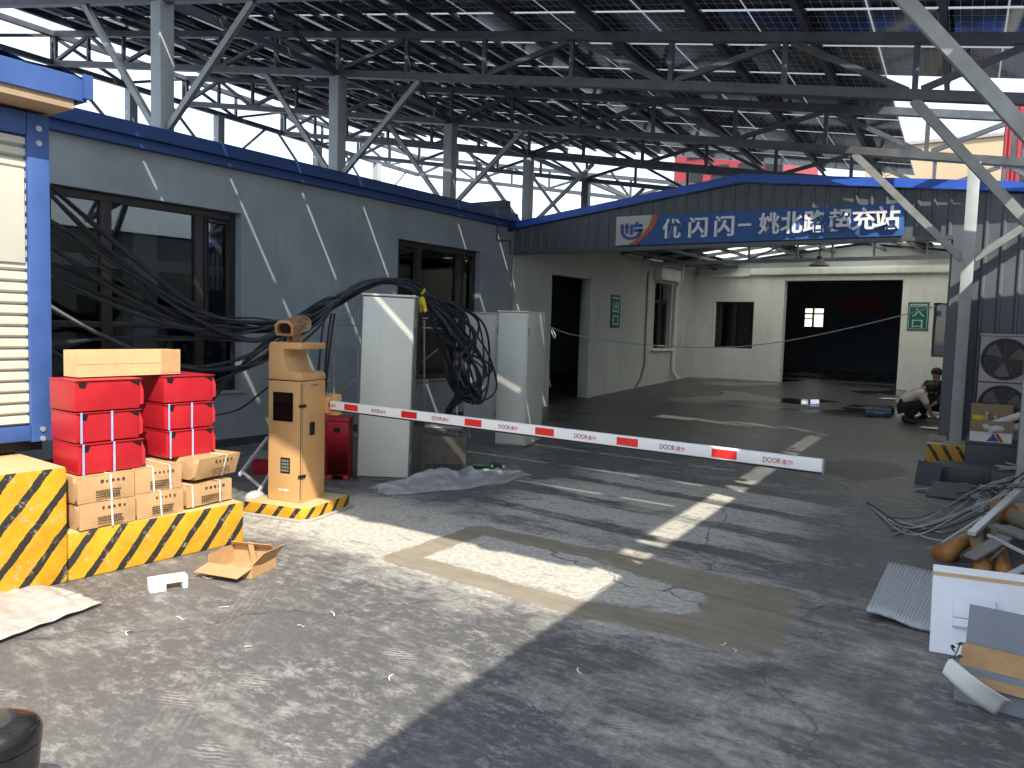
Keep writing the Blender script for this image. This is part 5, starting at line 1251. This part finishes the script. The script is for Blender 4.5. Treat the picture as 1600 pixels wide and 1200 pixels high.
clay('orange flared pipe piece pointing left beyond its heap', [Q(1476, 868, .004), Q(1480, 866, .05), Q(1490, 856, .10), Q(1512, 842, .13), Q(1540, 828, .16), Q(1570, 810, .18)])
clay('orange pipe piece standing flare down in the middle of the heap', [Q(1537, 904, .004), Q(1535, 890, .07), Q(1531, 862, .12), Q(1526, 842, .16), Q(1530, 825, .2)], .05)
clay('orange pipe piece flare down behind the white slat', [Q(1572, 908, .004), Q(1569, 894, .08), Q(1562, 860, .14), Q(1558, 842, .18), Q(1556, 825, .22)], .045)
clay('orange pipe piece highest in the heap near the striped slab', [Q(1568, 800, .22), Q(1580, 806, .26), Q(1592, 812, .28), Q(1612, 820, .30)], .06)
def slat(name, label, a, b_, w, h, m, part='profile'):
    a = Vector(a); b_ = Vector(b_); t = thing(name, label, name.split('_')[-1], (a.x, a.y, 0)); mb = MB(); mb.bar(a, b_, w, h); mb.build(part, m, t, world=True, bevel=.003); return t
slat('white_profile', 'long white aluminium profile slanting up across the pipe heap', Q(1518, 834, .22), Q(1590, 768, .40), .055, .03, M['profile'])
slat('thin_profile', 'thin pale profile lying beside the leftmost orange pipe', Q(1472, 848, .06), Q(1535, 808, .26), .02, .012, M['profile'])
slat('loose_slat', 'short white slat lying across the orange pipe ends', Q(1563, 906, .10), Q(1606, 884, .20), .055, .018, M['profile'])
slat('grey_profile', 'grey angle profile running down right over the heap', Q(1544, 836, .26), Q(1608, 868, .24), .02, .02, M['profile'])
slat('grey_board', 'wide grey metal board lying over the upright orange pipes', Q(1514, 872, .14), Q(1572, 838, .28), .11, .012, M['tray_grey'], 'board')
slat('narrow_board', 'narrow grey metal strip beside the wide grey board', Q(1545, 876, .12), Q(1576, 846, .26), .03, .012, M['tray_grey'], 'board')
slat('stained_board', 'stained grey metal board behind the heap of pipes', Q(1562, 822, .28), Q(1615, 842, .30), .16, .02, M['tray_grey'], 'board')
slat('yellow_tube', 'ochre tube end standing at the right edge by the foam', Q(1598, 915, .0), Q(1600, 886, .14), .05, .05, M['clay'], 'tube')
slat('striped_slab', 'yellow and black painted slab half buried under the pipe heap', Q(1580, 790, .22), Q(1640, 815, .22), .26, .05, M['stripe_pad'], 'slab')
# corrugated foam sheet
cf = thing('corrugated_foam', 'grey white corrugated foam sheet lying curled on the floor', 'foam sheet', (-.62, 5.2, 0))
mb = MB(); a, b_, c, d = gp(1353, 968), gp(1456, 992), gp(1500, 905), gp(1388, 898)
def foam(u, v):
    p = (a*(1-u)+b_*u)*(1-v)+(d*(1-u)+c*u)*v
    z = .016+.055*(1-u)**3*(.5+.5*v)+.05*u*(.6+.4*math.sin(3*v))+.020*math.sin(4.5*u+.6)+.006*math.cos(2*math.pi*u*21)*(1 if True else 0)
    ed = .004*nz3(u, v, 9, 2)
    return p+Vector((ed, (ed if v < .02 or v > .98 else 0)+ (.02*nz3(u, 0, 5, 8) if v < .05 else 0), z))
mb.grid(210, 12, foam); mb.build('sheet', M['foam_grey'], cf, world=True, smooth=True, solid=.012, sharp=80)
# white foam tray leaning
ftx = thing('foam_tray', 'large white foam packing tray standing tilted at the right edge', 'foam tray', (-.43, 4.46, 0), math.radians(2))
mb = MB(); mb.M = Matrix.Rotation(math.radians(-33), 4, 'X') @ Matrix.Rotation(math.radians(-3), 4, 'Y')
W_, H2, T_ = .66, .47, .11
mb.box(0, W_, 0.0, T_, 0, H2); mb.box(.10, W_-.06, -.04, -.0005, .14, .185); mb.box(.10, .29, -.045, -.0005, .186, .30); mb.box(.42, W_-.06, -.03, -.0005, .186, .26)
mb.build('tray', M['foam'], ftx, bevel=.008)
mb = MB(); mb.M = Matrix.Rotation(math.radians(-33), 4, 'X') @ Matrix.Rotation(math.radians(-3), 4, 'Y'); mb.box(.0, W_, -.003, -.001, H2-.062, H2-.042); mb.build('tape', M['card_pale'], ftx)
gb = thing('grey_carton', 'grey carton with an open brown flap at the lower right edge', 'carton', (-.27, 3.92, 0), math.radians(-3))
mb = MB(); mb.box(0, .40, 0, .28, 0, .16); mb.build('box_body', M['grey_box'], gb, bevel=.004)
mb = MB(); mb.quad((.02, .10, .17), (.40, .10, .17), (.40, .16, .40), (.02, .16, .40)); mb.build('grey_panel', M['grey_box'], gb, solid=.008)
mb = MB(); mb.quad((.01, -.03, .10), (.33, -.03, .10), (.33, .10, .235), (.01, .10, .235)); mb.build('brown_flap', M['card'], gb, solid=.005)
mb = MB(); mb.quad((.29, .14, .17), (.42, .02, .17), (.42, .05, .37), (.29, .15, .36)); mb.build('side_flap', M['card_dull'], gb, solid=.006)
ps = thing('paper_sheet', 'curled white paper sheet hanging off the grey carton at lower right', 'paper', (-.27, 3.9, 0))
mb = MB(); A_, B_, C_, D_ = gp(1472, 1052, .16), gp(1556, 1120, .0), gp(1582, 1098, .10), gp(1488, 1030, .22)
def pap(u, v):
    p = (A_*(1-u)+B_*u)*(1-v)+(D_*(1-u)+C_*u)*v; return p+Vector((0, -.03*math.sin(math.pi*u), max(.004-p.z*0, .025*math.sin(math.pi*v))))
mb.grid(14, 6, pap); mb.build('sheet', M['paper'], ps, world=True, smooth=True, solid=.002)
sp_ = thing('leaf_sprig', 'small dark leafed twig caught beside the grey carton', 'twig', (-.30, 4.05, 0))
mb = MB(); b0 = gp(1490, 1058, .12); mb.tube([b0, b0+Vector((-.01, .02, .06)), b0+Vector((.015, .03, .15))], .003, 5); mb.build('stem', M['wood'], sp_, world=True)
M['leaf'] = mat('dark_leaf', (.03, .05, .02), .6)
for k in range(7):
    mb = MB(); q = b0+Vector((0, .02, .03+.019*k)); d = Vector((math.cos(k*2.1), math.sin(k*2.1)*.4, .3)).normalized()*.032; s_ = Vector((-d.y, d.x, .1)).normalized()*.009
    mb.add([q, q+d*.5+s_, q+d, q+d*.5-s_], [(0, 1, 2, 3)]); mb.build('leaf', M['leaf'], sp_, world=True, solid=.001)
# toolbox and floor bits by the workers
tb = thing('toolbox', 'small blue toolbox on the floor beside the crouching workers', 'toolbox', (-2.66, 16.0, gz(16)), math.radians(10))
mb = MB(); mb.box(-.22, .22, -.11, .11, 0, .14); mb.build('case', M['toolbox'], tb, bevel=.02)
mb = MB(); mb.box(-.21, .21, -.115, -.111, .085, .10); mb.box(-.06, .10, -.118, -.112, .06, .09); mb.build('latch', M['tray_grey'], tb)
mb = MB(); mb.tube([(-.08, 0, .14), (-.08, 0, .175), (.08, 0, .175), (.08, 0, .14)], .012, 8); mb.build('handle', M['toolbox'], tb)
for k, (px_, py_, w) in enumerate(((1450, 655, .9), (1462, 668, .5), (1388, 634, .35))):
    p = gp(px_, py_, gz(15.6)); z0 = gz(p.y)
    t = thing('floor_paper', ['pale sheet spread at the feet of the crouching workers', 'pale crumpled scrap on the floor below the jamb post', 'thin pale strip on the floor behind the crouching worker'][k], 'sheet', (p.x, p.y, z0))
    mb = MB(); mb.grid(10, 4, lambda u, v: ((u-.5)*w, (v-.5)*.28*(.6+.5*math.sin(math.pi*u)), .008+.02*abs(nz3(u, v, 6, k))+.012*u)); mb.build('sheet', M['paper'], t, smooth=True, solid=.003)
# line strung across the bay
ro = thing('slack_line', 'thin pale line sagging from the grey cabinet across to the bay jamb', 'line', (-4, 12, 0))
mb = MB(); mb.tube(spline([oy(862, 512, 9.2), oy(900, 524, 10.0), oy(1000, 538, 11.3), oy(1120, 543, 11.8), oy(1220, 534, 11.95), oy(1330, 512, 12.0), oy(1420, 490, 12.0), oy(1478, 474, 12.05)], 8), .008, 5); mb.build('line', M['galv'], ro, world=True)
mb = MB(); mb.tube(spline([oy(862, 512, 9.2), oy(868, 524, 9.2), oy(866, 528, 9.2), oy(861, 516, 9.2)], 6), .007, 5); mb.tube([oy(838, 492, 9.0), oy(846, 530, 9.0), oy(860, 604, 9.2)], .008, 5); mb.build('loose_end', M['galv'], ro, world=True)

# ================================================================== PEOPLE
def skin_mesh(joints, edges, name, m, parent, sub=2, root=0):
    me = bpy.data.meshes.new(name+'_cage'); me.from_pydata([j[0] for j in joints], edges, [])
    o = bpy.data.objects.new(name+'_cage', me); COL.objects.link(o)
    md = o.modifiers.new('skin', 'SKIN'); md.use_smooth_shade = True
    for i, j in enumerate(joints):
        r_ = j[1]; me.skin_vertices[0].data[i].radius = r_ if isinstance(r_, tuple) else (r_, r_); me.skin_vertices[0].data[i].use_root = (i == root)
    sb_ = o.modifiers.new('sub', 'SUBSURF'); sb_.levels = sub; sb_.render_levels = sub
    dg = bpy.context.evaluated_depsgraph_get(); dg.update()
    m2 = bpy.data.meshes.new_from_object(o.evaluated_get(dg)); m2.name = name
    vs = [v.co.copy() for v in m2.vertices]; fs = [tuple(p.vertices) for p in m2.polygons]
    bpy.data.objects.remove(o); bpy.data.meshes.remove(me); bpy.data.meshes.remove(m2)
    return vs, fs
def chain(*names): return [(names[i], names[i+1]) for i in range(len(names)-1)]
def person(label, loc, rz, J, shirt, trousers, shirt_m, trouser_m, sleeves, scale=1.):
    t = thing('person', label, 'person', loc, rz)
    def sk(keys, E_, rad, root):
        idx = {k: i for i, k in enumerate(keys)}
        return skin_mesh([(tuple(v*scale for v in J[k]), rad(k)) for k in keys], [(idx[a], idx[b]) for a, b in E_], 'b', None, t, 2, idx[root])
    R_ = {'pel': .105, 'spi': .105, 'che': .12, 'nek': .05, 'hed0': .06, 'hed': .085, 'top': .07, 'sL': .055, 'sR': .055, 'eL': .042, 'eR': .042, 'wL': .030, 'wR': .030, 'hL': .032, 'hR': .032, 'pL': .09, 'pR': .09, 'kL': .062, 'kR': .062, 'aL': .042, 'aR': .042, 'tL': .036, 'tR': .036}
    keys = list(J.keys())
    E_ = chain('pel', 'spi', 'che', 'nek', 'hed0', 'hed', 'top')+[('che', 'sL'), ('che', 'sR')]+chain('sL', 'eL', 'wL', 'hL')+chain('sR', 'eR', 'wR', 'hR')+[('pel', 'pL'), ('pel', 'pR')]+chain('pL', 'kL', 'aL', 'tL')+chain('pR', 'kR', 'aR', 'tR')
    vs, fs = sk(keys, E_, lambda k: R_[k]*scale*(.72 if k in ('pel', 'spi', 'che', 'pL', 'pR', 'kL', 'kR', 'aL', 'aR') or (k[0] == 's' and len(k) == 2) else 1.), 'pel')
    mb = MB(); mb.add(vs, fs)
    for s_ in ('L', 'R'):                                            # five curled fingers per hand
        w = Vector(J['w'+s_])*scale; h = Vector(J['h'+s_])*scale; d = (h-w).normalized(); x = d.cross(Vector((0, 0, 1))).normalized(); y = d.cross(x)
        for i, (off, L_, sp) in enumerate(((-.027, .062, -.1), (-.009, .072, 0), (.009, .068, 0), (.026, .052, .1), (.030, .05, .9))):
            b0 = h+x*off*scale*1.0-(d*.02*scale if i == 4 else Vector()); dd = (d+x*sp*(.5 if i == 4 else 1)).normalized()
            p1 = b0+dd*L_*.5*scale; p2 = p1+(dd*.6+y*.7).normalized()*L_*.5*scale; mb.tube([b0, p1, p2], [.0095*scale, .009*scale, .007*scale], 6)
    # face: nose, ears
    hd = Vector(J['hed'])*scale; fw = Vector(J['face']).normalized() if False else None
    mb.build('body', M['skin'], t, smooth=True, sharp=180)
    def cloth(name, E2, m, grow, root):
        ks = []
        for a, b_ in E2:
            for k in (a, b_):
                if k not in ks: ks.append(k)
        v2, f2 = sk(ks, E2, lambda k: (R_[k]*1.0+grow)*scale, root); b2 = MB(); b2.add(v2, f2); return b2.build(name, m, t, smooth=True, sharp=180)
    sl = [('che', 'sL'), ('che', 'sR'), ('sL', 'eL'), ('sR', 'eR')]+([('eL', 'wL'), ('eR', 'wR')] if sleeves else [])
    cloth('shirt', chain('pel', 'spi', 'che', 'nek')+sl, shirt_m, .020, 'spi')
    cloth('trousers', [('spi', 'pel'), ('pel', 'pL'), ('pel', 'pR')]+chain('pL', 'kL', 'aL')+chain('pR', 'kR', 'aR'), trouser_m, .022, 'pel')
    for s_ in ('L', 'R'):
        a = Vector(J['a'+s_])*scale; b_ = Vector(J['t'+s_])*scale; f = MB(); d = (b_-a); d.z = 0; d.normalize(); o_ = Vector((a.x, a.y, 0))
        f.tube([o_-d*.05+Vector((0, 0, .045)), o_+d*.04+Vector((0, 0, .05)), o_+d*.14+Vector((0, 0, .035)), o_+d*.20+Vector((0, 0, .03))], [.042, .045, .042, .026], 10); f.build('shoe', M['shoe'], t, smooth=True, sharp=180)
    return t, hd
J1 = dict(pel=(0, 0, .27), spi=(.10, 0, .42), che=(.27, 0, .56), nek=(.37, 0, .62), hed0=(.42, 0, .63), hed=(.47, 0, .61), top=(.55, 0, .60), sL=(.30, .17, .53), sR=(.30, -.17, .53), eL=(.40, .20, .33), eR=(.42, -.20, .34), wL=(.52, .13, .18), wR=(.50, -.12, .16), hL=(.56, .09, .13), hR=(.55, -.08, .12), pL=(.02, .09, .25), pR=(.02, -.09, .25), kL=(.36, .17, .38), kR=(.36, -.17, .38), aL=(.10, .14, .08), aR=(.10, -.14, .08), tL=(.26, .16, .03), tR=(.26, -.16, .03))
py1 = 15.55; p1_ = oy(1406, 640, py1)
t1, hd = person('crouching man in pale T-shirt and black trousers bending over the floor', (p1_.x, py1, gz(py1)), math.radians(12), J1, None, None, M['tee'], M['trousers'], False, 1.0)
mb = MB(); mb.sphere((hd.x+.01, hd.y, hd.z+.035), .105, .10, .098, 16, 10); mb.build('hair', M['hair'], t1, smooth=True)
mb = MB(); mb.sphere((hd.x+.085, 0, hd.z-.065), .018, .016, .02); mb.build('nose', M['skin'], t1, smooth=True)
J2 = dict(pel=(0, 0, .26), spi=(.05, 0, .42), che=(.10, 0, .60), nek=(.13, 0, .72), hed0=(.14, 0, .77), hed=(.16, 0, .84), top=(.16, 0, .91), sL=(.10, .18, .66), sR=(.10, -.18, .66), eL=(.26, .22, .45), eR=(.26, -.22, .45), wL=(.42, .12, .34), wR=(.42, -.12, .34), hL=(.48, .08, .30), hR=(.48, -.08, .30), pL=(.02, .09, .25), pR=(.02, -.09, .25), kL=(.36, .20, .46), kR=(.36, -.20, .46), aL=(.16, .16, .08), aR=(.16, -.16, .08), tL=(.32, .18, .03), tR=(.32, -.18, .03))
py2 = 16.1; p2_ = oy(1464, 640, py2)
t2, hd = person('crouching man in camouflage clothes with dark hair facing his workmate', (p2_.x, py2+.1, gz(py2)), math.radians(-105), J2, None, None, M['camo'], M['camo'], True, 1.0)
mb = MB(); mb.sphere((hd.x-.015, hd.y, hd.z+.045), .098, .098, .085, 16, 10); mb.build('hair', M['hair'], t2, smooth=True)
mb = MB(); mb.sphere((hd.x+.088, 0, hd.z-.01), .018, .016, .022); mb.build('nose', M['skin'], t2, smooth=True)

# ================================================================== BEYOND THE HALL
rbd = thing('red_building', 'tall red clad building far behind the gabled hall', 'building', (-16, 42, 0))
a, b_ = oy(1052, 300, 42), oy(1215, 300, 42)
mb = MB(); mb.box(a.x, b_.x, 42, 50, 7, 12.5); mb.build('wall', M['red_bldg'], rbd, world=True)
mb = MB(); mb.box(a.x+.02, b_.x-.02, 42.02, 49.9, 0, 6.99); mb.build('bright_backdrop', M['wall_white'], rbd, world=True)  # white wall added so the dark room's far window looks bright
mb = MB()
for k in range(4):
    for j in range(4): 
        x = a.x+.8+k*(b_.x-a.x)/4; mb = MB(); mb.box(x, x+.9, 41.93, 41.995, 7.4+1.3*j, 8.2+1.3*j); mb.build('window', M['black'], rbd, world=True)
mb = MB(); mb.box(a.x-.15, b_.x+.15, 41.8, 50.2, 12.5, 12.8); mb.build('parapet', M['wall_dim'], rbd, world=True)
tbd = thing('tan_building', 'plain tan rendered block beyond the right end of the hall roof', 'building', (-4, 34, 0))
a, b_ = oy(1404, 250, 34), oy(1562, 250, 34)
mb = MB(); mb.box(a.x-1.2, b_.x+.2, 34, 42, 0, oy(1470, 222, 34).z); mb.build('wall', M['tan_conc'], tbd, world=True)
mb = MB(); zt = oy(1470, 222, 34).z; mb.box(a.x-1.3, b_.x+.3, 33.9, 42, zt+.002, zt+.12); mb.build('roof_slab', M['concrete'], tbd, world=True)
rb2 = thing('red_tower', 'narrow building with red ribbed edge and dark windows at right', 'building', (.2, 25, 0))
a = oy(1566, 250, 25); mb = MB(); mb.box(a.x, a.x+.42, 25, 31, 0, oy(1575, 160, 25).z)
for k in range(4): mb.box(a.x+.03+.1*k, a.x+.08+.1*k, 24.96, 24.999, 3.0, oy(1575, 160, 25).z)
mb.build('red_edge', M['red_bldg'], rb2, world=True)
mb = MB(); mb.box(a.x+.43, a.x+5, 25.1, 31, 0, oy(1575, 190, 25).z); mb.build('wall', M['clad'], rb2, world=True)
for k in range(3):
    z = 5.9+1.0*k; mb = MB(); mb.box(a.x+.55, a.x+3, 25.02, 25.098, z, z+.7); mb.build('window', M['black'], rb2, world=True)
# a dark tree behind the verge and foliage behind the cabin
def tree(label, x, y, h, r, seed, col):
    t = thing('tree', label, 'tree', (x, y, 0)); rr = random.Random(seed)
    mb = MB(); mb.tube([(x, y, 0), (x+.05, y, h*.4), (x-.05, y, h*.7)], [.14, .10, .05], 8)
    for k in range(7):
        a = rr.uniform(0, 6.28); mb.tube([(x, y, h*(.4+.04*k)), (x+r*.6*math.cos(a), y+r*.6*math.sin(a), h*(.62+.04*k))], [.04, .015], 6)
    mb.build('trunk', M['wood'], t, world=True)
    mb = MB()
    for k in range(2600):
        while True:
            v = Vector((rr.uniform(-1, 1), rr.uniform(-1, 1), rr.uniform(-1, 1)))
            if v.length < 1 and v.length > .25: break
        if mnoise.noise(v*2.3+Vector((seed, 0, 0))) < -.08: continue
        p = Vector((x, y, h*.72))+Vector((v.x*r, v.y*r, v.z*h*.32)); s_ = rr.uniform(.05, .11)
        d = Vector((rr.gauss(0, 1), rr.gauss(0, 1), rr.gauss(0, 1))).normalized(); e = d.orthogonal().normalized()
        mb.add([p-d*s_, p+e*s_*.5, p+d*s_, p-e*s_*.5], [(0, 1, 2, 3)])
    mb.build('crown', col, t, world=True)
M['foliage'] = mat('dark_green_foliage', (.05, .075, .03), .7, 0, .5, 3)
q = oy(943, 316, 30); tree('dark leafy tree just above the left verge of the hall', q.x, 30, 5.9, .8, 3, M['foliage'])
